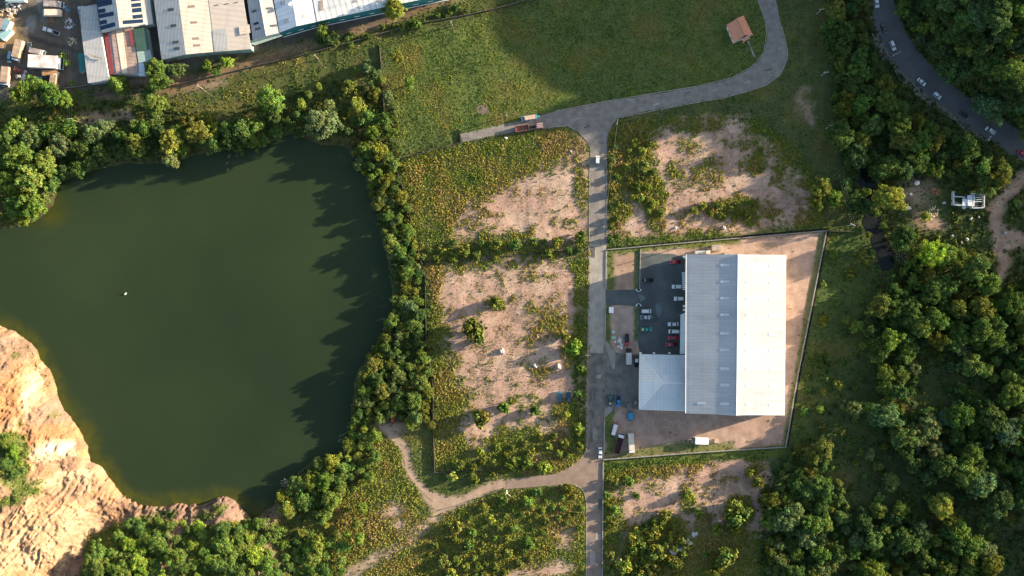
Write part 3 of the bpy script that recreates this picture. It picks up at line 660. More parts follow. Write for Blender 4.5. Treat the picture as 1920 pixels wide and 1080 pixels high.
M_red = roof_mat('red_sheet', (0.27, 0.060, 0.058), 'Y', 1.6, 0.5, 0.2, 0.1, rot=0.12)
M_green = roof_mat('green_sheet', (0.055, 0.11, 0.085), 'Y', 1.4, 0.5, 0.2, 0.14, rot=0.12)
M_mint = roof_mat('mint_sheet', (0.33, 0.43, 0.39), 'Y', 1.4, 0.5, 0.2, 0.14, rot=0.12)
M_tealroof = roof_mat('teal_sheet', (0.04, 0.19, 0.17), 'Y', 1.2, 0.5, 0.2, 0.14)
M_aqua = roof_mat('aqua_sheet', (0.34, 0.52, 0.52), 'X', 1.0, 0.5, 0.2, 0.14)
M_whiteroof = roof_mat('white_ribbed', (0.66, 0.66, 0.64), 'X', 2.6, 0.5, 0.16, 0.22, rot=-0.26)
M_bluewhite = roof_mat('bluish_white_sheet', (0.56, 0.61, 0.66), 'Y', 2.0, 0.5, 0.1, 0.1, rot=-0.26)
M_solar = roof_mat('solar_cells', (0.020, 0.045, 0.095), 'X', 1.0, 0.25, 0.2, 0.45)
M_terra = roof_mat('terracotta_tiles', (0.66, 0.28, 0.17), 'X', 0.45, 0.8, 0.18, 0.10, rot=1.1)
M_concw = mat('fence_concrete', (0.25, 0.232, 0.21), 0.9, 0.2, 0.6)
M_concd = mat('fence_concrete_shaded', (0.055, 0.052, 0.045), 0.9, 0.3, 0.5)  # the walls' shadow lines are put into this dark tone
M_woodp = mat('pole_wood', (0.24, 0.19, 0.145), 0.9, 0.2, 1.5)
M_steel = mat('pole_steel', (0.30, 0.30, 0.29), 0.5, 0.1, 1.0)
M_wire = mat('wire', (0.05, 0.047, 0.045), 0.5, 0.1, 1.0)
M_glassd = mat('dark_glass', (0.020, 0.030, 0.036), 0.12, 0.1, 1.0, spec=0.5)
M_tyre = mat('tyre_rubber', (0.020, 0.020, 0.021), 0.9, 0.1, 3.0)
M_door = mat('door_grey', (0.22, 0.23, 0.24), 0.6, 0.1, 1.0)

def P3(p): return W(p[0], p[1], p[2])
def inset(pts, d):
    c = sum(pts, Vector()) / len(pts); out = []
    for p in pts:
        v = Vector((p.x - c.x, p.y - c.y, 0)); out.append(p - v.normalized() * d)
    return out
def walls(mb, pts, d=0.35, drop=0.18):
    q = inset(pts, d); n = len(q)
    vs = [Vector((p.x, p.y, -0.2)) for p in q] + [p - Vector((0, 0, drop)) for p in q]
    return mb.add(vs, [(i, (i + 1) % n, n + (i + 1) % n, n + i) for i in range(n)] + [tuple(range(n, 2 * n))])
def bil(q, u, v):
    a, b, c, d = q; return a.lerp(b, u).lerp(d.lerp(c, u), v)
def on_plane(q, u0, u1, v0, v1, lift=0.12):
    n = (q[1] - q[0]).cross(q[3] - q[0]).normalized()
    if n.z < 0: n = -n
    return [bil(q, u, v) + n * lift for u, v in ((u0, v0), (u1, v0), (u1, v1), (u0, v1))]
def uv_of(q, px, py):
    """roof-plane coordinates that show at a photo pixel (2 Newton-free passes of a small search)"""
    best = None; u = v = .5; st = .5
    cam = Vector((0, 0, H))
    for _ in range(26):
        for du in (-st, 0, st):
            for dv in (-st, 0, st):
                p = bil(q, u + du, v + dv); k = H / (H - p.z) / K
                e = (960 + p.x * k - px) ** 2 + (540 - p.y * k - py) ** 2
                if best is None or e < best[0]: best = (e, u + du, v + dv)
        u, v = best[1], best[2]; st *= .62
    return u, v
def patch_px(mb, q, pts, lift=0.1, th=0.06):
    n = (q[1] - q[0]).cross(q[3] - q[0]).normalized()
    if n.z < 0: n = -n
    mb.prism([bil(q, *uv_of(q, *p)) + n * lift for p in pts], th)
def rect(cx, cy, w, h, sk=0.0):
    return [(cx - w / 2, cy - h / 2 + sk), (cx + w / 2, cy - h / 2 - sk), (cx + w / 2, cy + h / 2 - sk), (cx - w / 2, cy + h / 2 + sk)]
def wallbox(parent, name, a, b, u, w, z0, h, m, out=0.06):
    """a door / window piece on the wall between ground points a, b"""
    d = (b - a).normalized(); nrm = Vector((d.y, -d.x, 0)); c = a.lerp(b, u) + nrm * out
    mb = MB(); mb.box((c.x, c.y, z0 + h / 2), (w, 0.12, h), math.atan2(d.y, d.x)); return mb.build(name, m, parent)

# --- the big white warehouse
wh = thing('warehouse', 'large white metal warehouse with a ridged roof inside the walled yard', 'warehouse')
ZE, ZR = 11.55, 15.3
NW, NR, NE, SE, SR, SW = [P3(p) for p in ((1287,477,ZE),(1384,477,ZR),(1473,478,ZE),(1470,779,ZE),(1381,778,ZR),(1286,775,ZE))]
rw_ = MB().prism([NW, NR, SR, SW], .22).build('roof_slope', M_white_w, wh)
e_ = MB().prism([NR + Vector((.004, 0, 0)), NE, SE, SR + Vector((.004, 0, 0))], .22).build('roof_slope', M_white, wh)
m_ = MB(); q = inset([NW + Vector((1.3, 0, 0)), NE, SE, SW + Vector((1.3, 0, 0))], .3)
def gab(p, r): return [Vector((p.x, p.y, -.2)), Vector((p.x, p.y, ZE - .3))]
nr = Vector((NR.x, q[0].y, ZR - .35)); sr = Vector((SR.x, q[2].y, ZR - .35))
vs = [Vector((p.x, p.y, -.2)) for p in q] + [Vector((p.x, p.y, ZE - .3)) for p in q] + [nr, sr]
m_.add(vs, [(0,1,5,8,4), (1,2,6,5), (2,3,7,9,6), (3,0,4,7), (4,8,9,7), (8,5,6,9)]); m_.build('wall', M_wall, wh)
MB().tube([NR + Vector((0, .1, .12)), SR + Vector((0, -.1, .12))], .28, .28, 6).build('ridge_cap', M_trim, wh)
for a, b in ((NW, SW), (NE, SE)):
    s_ = -1 if a is NW else 1
    MB().tube([a + Vector((s_ * .12, 0, -.12)), b + Vector((s_ * .12, 0, -.12))], .16, .16, 6).build('gutter', M_trim, wh)
QW, QE = [NW, NR, SR, SW], [NR, NE, SE, SR]
for y in (497, 528, 559, 590, 625, 656, 691, 722, 757):
    m_ = MB(); patch_px(m_, QW, rect(1359, y, 16.5, 4.6)); m_.build('skylight', M_skyl, rw_)
    m_ = MB(); patch_px(m_, QE, rect(1406, y + 1, 16, 4.4)); m_.build('skylight', M_skyl, e_)
    m_ = MB(); patch_px(m_, QE, rect(1449, y + 2, 16, 4.4)); m_.build('skylight', M_skyl, e_)
m_ = MB(); patch_px(m_, QW, rect(1315, 756, 16, 4.6)); m_.build('skylight', M_skyl, rw_)
# lean-to canopy, stair and door on the west wall
MB().prism([P3((1276,590,4.4)), P3((1285.5,586,5.2)), P3((1284.5,664,5.2)), P3((1275,664,4.4))], .18).build('canopy', M_annex, wh)
for y in (592, 628, 662):
    p = P3((1276.5, y, 4.2)); MB().tube([(p.x, p.y, 0), (p.x, p.y, 4.2)], .12, .12, 6).build('canopy_post', M_steel, wh)
m_ = MB()
for i in range(9): 
    p = W(1281.5, 512 + i * 3.8, 0); m_.box((p.x, p.y, .12 + i * .2), (1.5, .62, .12))
m_.build('entrance_steps', M_trim, wh)
for y in (496, 575): 
    a = Vector((q[3].x, W(0, y + 8).y, 0)); b = Vector((q[0].x, W(0, y - 8).y, 0)); wallbox(wh, 'door', b, a, .5, 3.4, 0, 3.6, M_door)
for y in (482, 574, 581):
    p = P3((1284, y, 3)); MB().box((p.x - .3, p.y, 3.0), (1.0, 1.0, .8)).build('air_conditioner', M_trim, wh)

# --- hipped annex
an = thing('annex', 'smaller hip roofed white building joined to the west side of the big warehouse', 'building')
ZE2, ZR2 = 6.0, 8.8
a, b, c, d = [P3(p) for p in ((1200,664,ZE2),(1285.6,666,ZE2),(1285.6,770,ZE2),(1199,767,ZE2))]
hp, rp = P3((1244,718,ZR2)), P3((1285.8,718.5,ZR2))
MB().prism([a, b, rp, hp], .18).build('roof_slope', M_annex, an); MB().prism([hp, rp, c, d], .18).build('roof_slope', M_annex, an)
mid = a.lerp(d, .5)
MB().prism([a, hp, mid], .18).build('roof_hip', roof_mat('cream_sheet_hip', (0.80, 0.73, 0.65), 'Y', 1.3, 0.5, 0.08, 0.08), an); MB().prism([mid, hp, d], .18).build('roof_hip', M_cream2, an)  # upper half of the hip in a warmer cream than the lower
m_ = MB(); walls(m_, [a, b, c, d], .45); m_.build('wall', M_wall, an)
for p0, p1 in ((a, hp), (d, hp), (hp, rp)): MB().tube([p0 + Vector((0, 0, .06)), p1 + Vector((0, 0, .06))], .14, .14, 6).build('ridge_cap', M_trim, an)
MB().tube([a + Vector((-.1, 0, -.1)), d + Vector((-.1, 0, -.1))], .14, .14, 6).build('gutter', M_trim, an)
MB().tube([d + Vector((0, -.1, -.1)), c + Vector((0, -.1, -.1))], .14, .14, 6).build('gutter', M_trim, an)
for x, y, qq in ((1247,695,[a,b,rp,hp]),(1273,695,[a,b,rp,hp]),(1246,741,[hp,rp,c,d]),(1271,741,[hp,rp,c,d])):
    m_ = MB(); patch_px(m_, qq, rect(x, y, 4.8, 14)); m_.build('skylight', M_skyl, an)
ia = inset([a, b, c, d], .45)
wallbox(an, 'roller_door', Vector((ia[0].x, ia[0].y, 0)), Vector((ia[3].x, ia[3].y, 0)), .35, 4.5, 0, 4, M_door, -.07)
for x in (1201, 1226, 1255):
    p = W(x, 662, 2.6); MB().box((p.x, p.y, 2.6), (.95, .8, .7)).build('air_conditioner', M_trim, an)

# --- sheds against the warehouse's north wall
def small_box(name, label, cat, pxq, z, m_roof, m_wall, z2=None):
    t = thing(name, label, cat, W(*np.mean(pxq, 0)[:2], 0)); P = [P3((x, y, z if i in (0, 3) or z2 is None else z2)) for i, (x, y) in enumerate(pxq)]
    L_ = t.location; P = [p - L_ for p in P]
    MB().prism(P, .15).build('roof', m_roof, t); m_ = MB(); walls(m_, P, .25, .14); m_.build('wall', m_wall, t)
    return t
M_rusty = roof_mat('rusty_sheet', (0.42, 0.36, 0.31), 'X', 0.9, 0.7, .2, .2, rust=(0.25, 0.17, 0.12))
small_box('shed', 'small weathered tan roofed shed standing off the north wall of the warehouse', 'shed', [(1335,459),(1354,459),(1354,470),(1335,470)], 2.6, M_rusty, M_wall)
small_box('lean_to', 'narrow cream roofed lean-to on the north wall of the warehouse', 'lean-to', [(1324,470),(1332,469),(1332,476),(1324,476)], 3.0, M_cream, M_wall)
small_box('lean_to', 'low grey lean-to at the northwest corner of the warehouse', 'lean-to', [(1303,470),(1323,470),(1323,476),(1303,476)], 2.2, M_grey, M_wall)
small_box('lean_to', 'lean-to with dark roof on the north wall below the tan shed', 'lean-to', [(1358,473),(1374,473),(1374,477),(1358,477)], 2.4, M_rusty, M_wall)

# --- little terracotta roofed hut
hut = thing('hut', 'small white walled hut with a terracotta gable roof on the green field', 'hut', W(1387, 56, 0))
def HP(p): return P3(p) - hut.location
r0, r1 = HP((1382.5,34,5.4)), HP((1396.5,66,5.4))
l0, l1, e0, e1 = HP((1362,47,3.4)), HP((1376.5,81,3.4)), HP((1394,29,3.4)), HP((1412,66,3.4))
MB().prism([l0, r0, r1, l1], .18).build('roof_slope', M_terra, hut); MB().prism([r0, e0, e1, r1], .18).build('roof_slope', M_terra, hut)
wq = inset([l0, e0, e1, l1], .7); mb = MB()
n0, n1_ = wq[0].lerp(wq[1], .62), wq[3].lerp(wq[2], .60)
vs = [Vector((p.x, p.y, -.1)) for p in wq] + [Vector((p.x, p.y, 3.3)) for p in wq] + [Vector((n0.x, n0.y, 5.0)), Vector((n1_.x, n1_.y, 5.0))]
mb.add(vs, [(0,1,5,8,4), (1,2,6,5), (2,3,7,9,6), (3,0,4,7)]); M_hutw = mat('hut_wall', (0.66, 0.64, 0.60), 0.85, 0.1, .8); mb.build('wall', M_hutw, hut)
MB().tube([r0 + Vector((0, 0, .08)), r1 + Vector((0, 0, .08))], .16, .16, 6).build('ridge_cap', M_terra, hut)
MB().prism([HP((1392,75,2.9)), HP((1403,67,3.0)), HP((1405.5,71,2.7)), HP((1394,79,2.6))], .12).build('porch_roof', M_terra, hut)
for p in ((1394.5,78.3,2.6), (1405,71.3,2.6)):
    w_ = HP(p); MB().tube([(w_.x, w_.y, 0), (w_.x, w_.y, 2.6)], .12, .12, 6).build('porch_post', M_trim, hut)
wa, wb = Vector((wq[3].x, wq[3].y, 0)), Vector((wq[2].x, wq[2].y, 0))
wallbox(hut, 'door', wa, wb, .62, 1.0, 0, 2.1, M_door); wallbox(hut, 'window', wa, wb, .25, 1.1, 1.1, 1.0, M_glassd)
wa, wb = Vector((wq[0].x, wq[0].y, 0)), Vector((wq[3].x, wq[3].y, 0))
wallbox(hut, 'window', wa, wb, .3, 1.1, 1.1, 1.0, M_glassd); wallbox(hut, 'window', wa, wb, .7, 1.1, 1.1, 1.0, M_glassd)
sheet('path', [(1400.5,77),(1403.5,76),(1416,105),(1413.5,109)], M_slab, .06, wob=.5)

# --- industrial sheds along the top left
def shed(name, label, cat, planes, outline, m_wall, sky=(), skym=None, loc=None):
    t = thing(name, label, cat, loc or W(*np.mean([p[:2] for p in outline], 0), 0)); L_ = t.location; Q = []
    for k, (pts, m, nm) in enumerate(planes):
        q_ = [P3(p) - L_ for p in pts]; Q.append(q_); MB().prism([p + Vector((0, 0, .006 * k)) for p in q_], .2).build(nm, m, t)
    o_ = [P3(p) - L_ for p in outline]; m_ = MB(); walls(m_, o_, .4, .3); m_.build('wall', m_wall, t)
    return t, Q, o_
def sky_on(t, q_, L_, pts, m, name='skylight', lift=.11):
    qq = [p + L_ for p in q_]; m_ = MB(); patch_px(m_, qq, pts, lift, .06); m_.v = [tuple(Vector(v) - L_) for v in m_.v]; return m_.build(name, m, next((c for c in t.children if c.type == 'MESH' and len(c.data.vertices) and (Vector(c.data.vertices[0].co) - q_[0]).length < .05), t))
def qpx(x, y, w, h, sk=-.12):
    return [(x - w / 2, y - h / 2 - sk * w / 2), (x + w / 2, y - h / 2 + sk * w / 2), (x + w / 2 + .8, y + h / 2 + sk * w / 2), (x - w / 2 + .8, y + h / 2 - sk * w / 2)]
t, Q, o_ = shed('shed', 'long low pale grey shed with rubbish on its roof left of the red striped roof', 'shed',
   [([(151,13,5.5),(181,8,6),(188,59,6),(152,55,5.5)], M_grey, 'roof_slope'), ([(152,55.2,5.5),(188,59.2,6),(205,150,6),(165,156,5.5)], M_grey2, 'roof_slope')], [(151,13,5.5),(181,8,6),(205,150,6),(165,156,5.5)], M_wall)
P0 = P3((167, 101, 5.9)); P1 = P3((193, 110, 6.2)); br = thing('dead_branch', 'dead brown branch lying across the pale grey shed roof', 'branch', P0)
m_ = MB(); m_.tube([Vector((0, 0, .1)), (P1 - P0) * .45 + Vector((.1, -.5, .25)), (P1 - P0) + Vector((0, 0, .15))], .14, .09, 6); m_.build('stem', mat('scrap_wood', (0.16, 0.11, 0.08), .9, .4, 2), br)
rr = random.Random(5)
for i in range(14):
    p = (P1 - P0) * rr.uniform(.35, .98) + Vector((.05, -.3, .22)); MB().tube([p, p + Vector((rr.uniform(-1.1, .9), rr.uniform(-.8, .8), rr.uniform(.05, .6)))], .08, .04, 5).build('twig', bpy.data.materials['scrap_wood'], br)
t, Q, o_ = shed('warehouse', 'cream gabled industrial building with blue solar panels on its roof', 'warehouse',
   [([(178,-40,7.5),(212,-40,9.5),(224,52,9.5),(190,61,7.5)], M_grey2, 'roof_slope'), ([(212.2,-40,9.5),(258,-40,7.5),(273,45,7.5),(224.2,52,9.5)], M_tan, 'roof_slope'), ([(258,-40,6.2),(276,-40,5.8),(287,45,5.8),(273,47,6.2)], M_grey2, 'roof_lean_to')],
   [(178,-40,6.8),(276,-40,5.6),(287,45,5.6),(190,61,6.8)], M_wall)
L_ = t.location
for pts in ([(181,-4),(209,-9),(210,2),(182,8)], [(182,6.5),(210,1),(211,8),(183,14)], [(184,18),(197,15.5),(198,23),(185,25.5)], [(185,27),(213,21.5),(214,29),(186,34.5)], [(187,39.5),(200,36.5),(201,44),(188,46.5)], [(188,49),(215,41.5),(217,49),(189,56.5)]):
    sky_on(t, Q[0], L_, pts, M_solar, 'solar_panel')
for pts in ([(245,-4),(263,-6),(264,1),(246,3)], [(246,7),(264,5),(265,12),(247,14)], [(247.5,16),(265,14),(266,22),(248.5,24)], [(248.5,28.5),(267,26.5),(268,33.5),(249.5,35.5)], [(230.5,38.5),(268,36),(269,42.5),(231.5,45.5)]):
    sky_on(t, Q[1], L_, pts, M_solar, 'solar_panel')
for pts in ([(222,7),(240,5),(240,7.5),(222,9.5)], [(223,16),(244,14),(244,17),(223,19)], [(228,33),(246,31.5),(246,34),(228,35.5)]): sky_on(t, Q[1], L_, pts, M_tan2, 'cable_tray')
t, Q, o_ = shed('workshop', 'row of joined workshop roofs in red, pink, tan and green below the solar panels', 'workshop',
   [([(195,63,5.2),(203,62,5.3),(214,138,5.3),(206,140,5.2)], M_red, 'roof_strip'), ([(203,62,5.0),(210,60.5,5.0),(219,137,5.0),(214,138,5.0)], M_grey, 'roof_strip'), ([(208,60,5.4),(217,58,5.5),(229,136,5.5),(218,138,5.4)], M_pink, 'roof_strip'),
    ([(217,58,5.6),(229,55,5.4),(239,137,5.4),(229,137,5.6)], M_cream, 'roof_strip'), ([(229,55,5.0),(250,52,5.2),(259,137,5.2),(239,140,5.0)], M_pink, 'roof_strip'), ([(241,57,5.45),(247,56,5.45),(251.5,85,5.45),(245.5,86,5.45)], M_red, 'roof_strip'),
    ([(250,54,5.6),(275,51,5.6),(281,93,5.6),(256,96,5.6)], M_green, 'roof_strip'), ([(256,96,5.3),(281,93,5.3),(286,114,5.3),(260,118,5.3)], M_mint, 'roof_strip'), ([(260,118,5.0),(269,117,5.0),(273,142,5.0),(261,143,5.0)], M_bluewhite, 'roof_strip')],
   [(195,63,4.8),(275,51,4.8),(281,93,4.8),(286,114,4.8),(273,142,4.8),(206,140,4.8)], M_wall)
small_box('awning_shed', 'narrow teal roofed awning shed beside the pale grey shed', 'shed', [(146,100),(158,99),(162,129),(149,137)], 3.2, M_tealroof, M_wall)
M_tarp = mat('tarpaulin_white', (0.55, 0.55, 0.56), .7, .35, .8)
t = thing('container', 'long white container with dark stains beside the pale grey shed', 'container', W(158.5, 33, 0), R(101))
MB().box((0, 0, 1.3), (9.2, 2.7, 2.6)).build('body', M_tarp, t, bevel=.08); MB().box((0, 0, 2.66), (8.9, 2.4, .1)).build('roof', mat('stained_white', (0.6, 0.6, 0.6), .7, .5, .5, col2=(0.2, .19, .19)), t); MB().box((4.66, 0, 1.3), (.12, 2.3, 2.3)).build('door', M_trim, t)

t, Q, o_ = shed('warehouse', 'triple span warehouse with grey, cream and beige roofs right of the solar panels', 'warehouse',
   [([(283,-40,7),(330,-40,9),(348,102,9),(303,112,7)], M_grey2, 'roof_slope'), ([(330.2,-40,9),(386,-40,7.6),(403,97,7.6),(348.2,102,9)], M_tan, 'roof_slope'), ([(386.2,-40,7.7),(450,-40,7.7),(471,92,7.7),(403.2,97,7.7)], M_tan2, 'roof_slope')],
   [(283,-40,6.6),(450,-40,6.9),(471,92,6.9),(403,97,6.9),(348,102,7.2),(303,112,6.6)], M_mint)
L_ = t.location
for x, y in ((320,18),(325,48),(329,79),(331,91)): sky_on(t, Q[0], L_, qpx(x, y, 11, 5), M_skyd)
for x, y in ((359,12),(363,42),(367,72),(369,85)): sky_on(t, Q[1], L_, qpx(x, y, 12, 4, -.05), mat('skylight_brown', (0.20, 0.16, 0.13), .6, .2, .8))
for x, y in ((405,10),(424,7.5),(442,5)): sky_on(t, Q[2], L_, qpx(x, y, 8, 1.6, -.2), M_skyd)
sky_on(t, Q[2], L_, [(398,57),(424,53),(429,93),(402,96)], M_grey, 'roof_panel')
sky_on(t, Q[2], L_, [(448,50),(468,46),(470,62),(450,66)], M_cream, 'roof_patch', .5)
t, Q, o_ = shed('warehouse', 'narrow grey double roof warehouse with a mint canopy along its front', 'warehouse',
   [([(458,-40,7.2),(477,-40,8),(499,67,8),(474,76,7.2)], M_grey, 'roof_slope'), ([(477.2,-40,8),(503,-40,7.4),(523,62,7.4),(499.2,67,8)], M_grey2, 'roof_slope'), ([(463,78,4.4),(523,63,4.4),(530,67,4.0),(478,85,4.0)], M_mint, 'canopy')],
   [(458,-40,6.8),(503,-40,7),(523,62,7),(474,75,6.8)], M_wall)
L_ = t.location
for x, y in ((476,21),(480,44)): sky_on(t, Q[0], L_, qpx(x, y, 9, 4.4, -.3), M_skyd if y < 40 else M_solar)
sky_on(t, Q[0], L_, qpx(483, 54, 10, 4, -.3), M_skyd)
for x, y in ((505,15.5),(513,48)): sky_on(t, Q[1], L_, qpx(x, y, 12, 3.4, -.1), M_skyd)
m_ = MB(); a = P3((482,-30,8.1)) - L_; b = P3((499.5,67,8.1)) - L_; m_.tube([a, b], .5, .5, 6); m_.build('ridge_cap', M_cream, t)
t, Q, o_ = shed('factory', 'long white roofed factory with a teal south wall', 'factory',
   [([(506,-40,7.5),(541,-40,9),(556,49,9),(524,61,7.5)], M_bluewhite, 'roof_slope'), ([(541.2,-40,9),(578,-40,7.6),(594,41,7.6),(556.2,49,9)], M_whiteroof, 'roof_slope'), ([(580,-40,7.8),(722,-62,9),(726,12,7.8),(594.5,40.5,7.8)], M_whiteroof, 'roof_slope'), ([(722.2,-62,9),(850,-90,9),(845,-12,7.8),(726.2,12,7.8)], M_whiteroof, 'roof_slope')],
   [(506,-40,7.2),(850,-90,7.4),(845,-12,7.4),(594,40.5,7.2),(524,61,7.0)], M_teal)
L_ = t.location
for x, y in ((530,5),(537,39)): sky_on(t, Q[0], L_, qpx(x, y, 9, 8, -.15), M_grey)
sky_on(t, Q[1], L_, qpx(573, 30, 11, 8, -.15), M_cream, 'roof_patch')
for x, y, w_, h_ in ((602,10,7,19),(666,2,8,5),(712,1,7,4)): sky_on(t, Q[2], L_, qpx(x, y, w_, h_, -.2), M_rusty, 'roof_patch')
for x, y in ((545,6),(543,9)): 
    p = P3((x, y, 9.2)) - L_; MB().cyl((p.x, p.y, p.z + .3), .5, .8).build('vent', M_trim, t)
wa = Vector((o_[4].x, o_[4].y, 0)); wb = Vector((o_[3].x, o_[3].y, 0)); wc = Vector((o_[2].x, o_[2].y, 0))
for A_, B_, n_ in ((wa, wb, 3), (wb, wc, 9)):
    for i in range(n_): wallbox(t, 'window_hood', A_, B_, (i + .6) / n_, 2.4, 3.0, .7, M_trim, .35)
    MB().tube([A_.lerp(B_, .02) + Vector((0, -.5, .5)), A_.lerp(B_, .98) + Vector((0, -.5, .5))], .2, .2, 5).build('base_trim', M_trim, t)

# houses at the left edge
M_orange = roof_mat('orange_sheet', (0.50, 0.27, 0.13), 'Y', 1.0, .7, .3, .2)
small_box('house', 'pink roofed lean house at the left edge above the aqua roofs', 'house', [(-12,30),(9,36),(4,56),(-14,52)], 3.2, M_pink, M_wall)
small_box('house', 'aqua ribbed roof house at the left edge beside the pink roof', 'house', [(9,33),(20,39),(11,58),(1,53)], 3.2, M_aqua, M_wall, 3.6)
small_box('house', 'lower aqua roofed house at the left edge under the other aqua roof', 'house', [(-10,62),(18,53),(23,58),(6,76),(-10,80)][:4], 3.0, M_aqua, M_wall)
small_box('house', 'pale aqua roof sliver at the top left edge of the picture', 'house', [(8,-14),(44,-14),(46,2),(10,2)], 3.2, M_aqua, M_trim)
small_box('shack', 'rusty brown roofed shack squeezed under the big rust streaked trailer', 'shack', [(78,132),(105,131),(110,137),(79,142)], 2.6, M_orange, M_wall)
small_box('shack', 'low orange roofed shack at the left edge below the aqua roofs', 'shack', [(-8,78),(8,80),(5,90),(-8,88)], 2.6, M_orange, M_wall)

# --- half built white building in the clearing
M_ruin = mat('ruin_plaster', (0.60, 0.61, 0.62), .85, .18, .8)
ru = thing('ruin', 'roofless white building with open rooms in the clearing by the forest', 'building', W(1812, 377, 0))
def RP(x, y, z=0): return W(x, y, z) - ru.location
def rwall(name, pts, h, th=.3, m=M_ruin):
    for a_, b_ in zip(pts[:-1], pts[1:]):
        a2, b2 = RP(*a_), RP(*b_); d = b2 - a2; mb = MB(); c = (a2 + b2) / 2; mb.box((c.x, c.y, h / 2), (d.length + th * .9, th, h), math.atan2(d.y, d.x)); mb.build(name, m, ru)
MB().prism([RP(1784,367,.15), RP(1842,364,.15), RP(1842,392,.15), RP(1818,390,.15), RP(1784,385,.15)], .2).build('floor', mat('ruin_floor', (0.42, 0.42, 0.40), .9, .3, .6), ru)
rwall('wall', [(1784,360),(1784,385),(1818,386),(1819,391),(1841,390),(1841,366)], 2.6); rwall('wall', [(1841.5,365),(1819,364),(1819,385)], 2.8); rwall('wall', [(1785,369),(1804,370),(1804,384)], 2.4)
MB().prism([RP(1804.5,373,2.5), RP(1819,373,2.5), RP(1818.4,384,2.5), RP(1804.6,384,2.5)], .2).build('roof_slab', M_ruin, ru)
MB().prism([RP(1814,366,2.8), RP(1828,366,2.8), RP(1827,386,2.8), RP(1815,386,2.8)], .18).build('roof_slab', M_ruin, ru)
for y in (370, 374, 378): 
    mb = MB(); a2, b2 = RP(1828, y, 2.6), RP(1841, y, 2.6); mb.tube([a2, b2], .16, .16, 4); mb.build('roof_beam', M_ruin, ru)
small_box('cabin', 'small pale green cabin with dark roof openings among the trees by the stream', 'cabin', [(1694,321),(1712,321),(1712,330),(1694,330)], 2.8, M_mint, M_mint)
cab = bpy.data.objects['cabin']; Lc = cab.location
for x in (1700, 1705, 1709.5): 
    p = W(x, 325.5, 2.86) - Lc; MB().box((p.x, p.y, 2.84), (.75, 1.2, .06)).build('roof_window', M_glassd, cab)

# --- utility kiosk and tanks in the yard
small_box('kiosk', 'small white flat roofed kiosk at the yard entrance by the road', 'kiosk', [(1142,575.5),(1150.5,575.5),(1150.5,587),(1142,587)], 2.4, M_trim, M_wall)
def tank(px, py, r, h, m, label):
    t = thing('water_tank', label, 'tank', W(px, py, 0)); L = float(terr_px(px, py)); t.location.z = L
    mb = MB(); prof = [(r, 0), (r * 1.02, h * .3), (r, h * .78), (r * .8, h * .92), (r * .35, h)]; n = 20
    for k, (rr_, z) in enumerate(prof): mb.v += [(rr_ * math.cos(2 * math.pi * i / n), rr_ * math.sin(2 * math.pi * i / n), z) for i in range(n)]
    mb.f += [(k * n + i, k * n + (i + 1) % n, (k + 1) * n + (i + 1) % n, (k + 1) * n + i) for k in range(len(prof) - 1) for i in range(n)] + [tuple((len(prof) - 1) * n + i for i in range(n))]
    mb.build('body', m, t, True); MB().cyl((0, 0, h + .08), r * .33, .2).build('lid', m, t); return t
M_tankm = mat('tank_mint', (0.22, 0.42, 0.36), .5, .1, 1); M_tankg = mat('tank_grey', (0.38, 0.46, 0.46), .5, .1, 1); M_tankw = mat('tank_white', (0.72, 0.72, 0.68), .5, .1, 1)
tank(1149.5, 633, .95, 1.9, M_tankm, 'mint green plastic water tank on the yard verge, lower of the pair')
tank(1149.5, 622.5, .85, 1.8, M_tankg, 'grey plastic water tank on the yard verge, upper of the pair')
tank(1718, 343, 1.1, 1.8, M_tankw, 'round white water tank in the clearing right of the bright tree')
tank(1806, 389, .8, 1.2, M_tankw, 'round cream water tank against the lower wall of the ruined building')

# ------------------------------------------------------------------ boundary walls and fences
def wall_run(name, label, cat, pts, h, th, m, cop=None, post=None, mp=None, group=None):
    t = thing(name, label, cat, W(*pts[0], 0), group=group); L_ = t.location
    for a, b in zip(pts[:-1], pts[1:]):
        a3, b3 = W(*a, h) - L_, W(*b, h) - L_; a3.z = b3.z = 0; d = b3 - a3; an_ = math.atan2(d.y, d.x); c = (a3 + b3) / 2
        mb = MB(); mb.box((c.x, c.y, h / 2 - .15), (d.length + th * .8, th, h + .3), an_); mb.build('panel', m, t)
        if cop: mb = MB(); mb.box((c.x, c.y, h + .065), (d.length + th, th + .06, .12), an_); mb.build('coping', cop, t)
        if post:
            n_ = max(1, int(d.length / post))
            for i in range(n_ + 1):
                p = a3.lerp(b3, i / n_); mb = MB(); mb.box((p.x, p.y, h / 2 - .05), (.40, th + .10, h + .22), an_); mb.build('pillar', mp or m, t)
    return t
wall_run('boundary_wall', 'long grey concrete wall along the top of the warehouse yard', 'wall', [(1139,468),(1240,459),(1390,446),(1550,432.5)], .55, .3, M_concw, M_concw, 6, M_concw)
wall_run('boundary_wall', 'grey concrete wall slanting down the right side of the warehouse yard', 'wall', [(1550,433),(1522,575),(1497,700),(1473.5,837)], .55, .4, M_concw, M_concw, 6, M_concw)
wall_run('boundary_wall', 'pale concrete wall along the bottom of the warehouse yard', 'wall', [(1473,838.5),(1380,844),(1290,850),(1200,857),(1132,862)], .8, .35, M_concw, M_concw, 6, M_concw)
wall_run('boundary_wall', 'low plain wall between the grass plot and the asphalt car park', 'wall', [(1201,468),(1199.5,541)], .45, .3, M_concw, M_concw, 5, M_concw)
wall_run('boundary_wall', 'short dark wall running right from the yard corner to the stream', 'wall', [(1553,433),(1600,434)], 1.8, .28, M_concd, None, 5, M_concd)
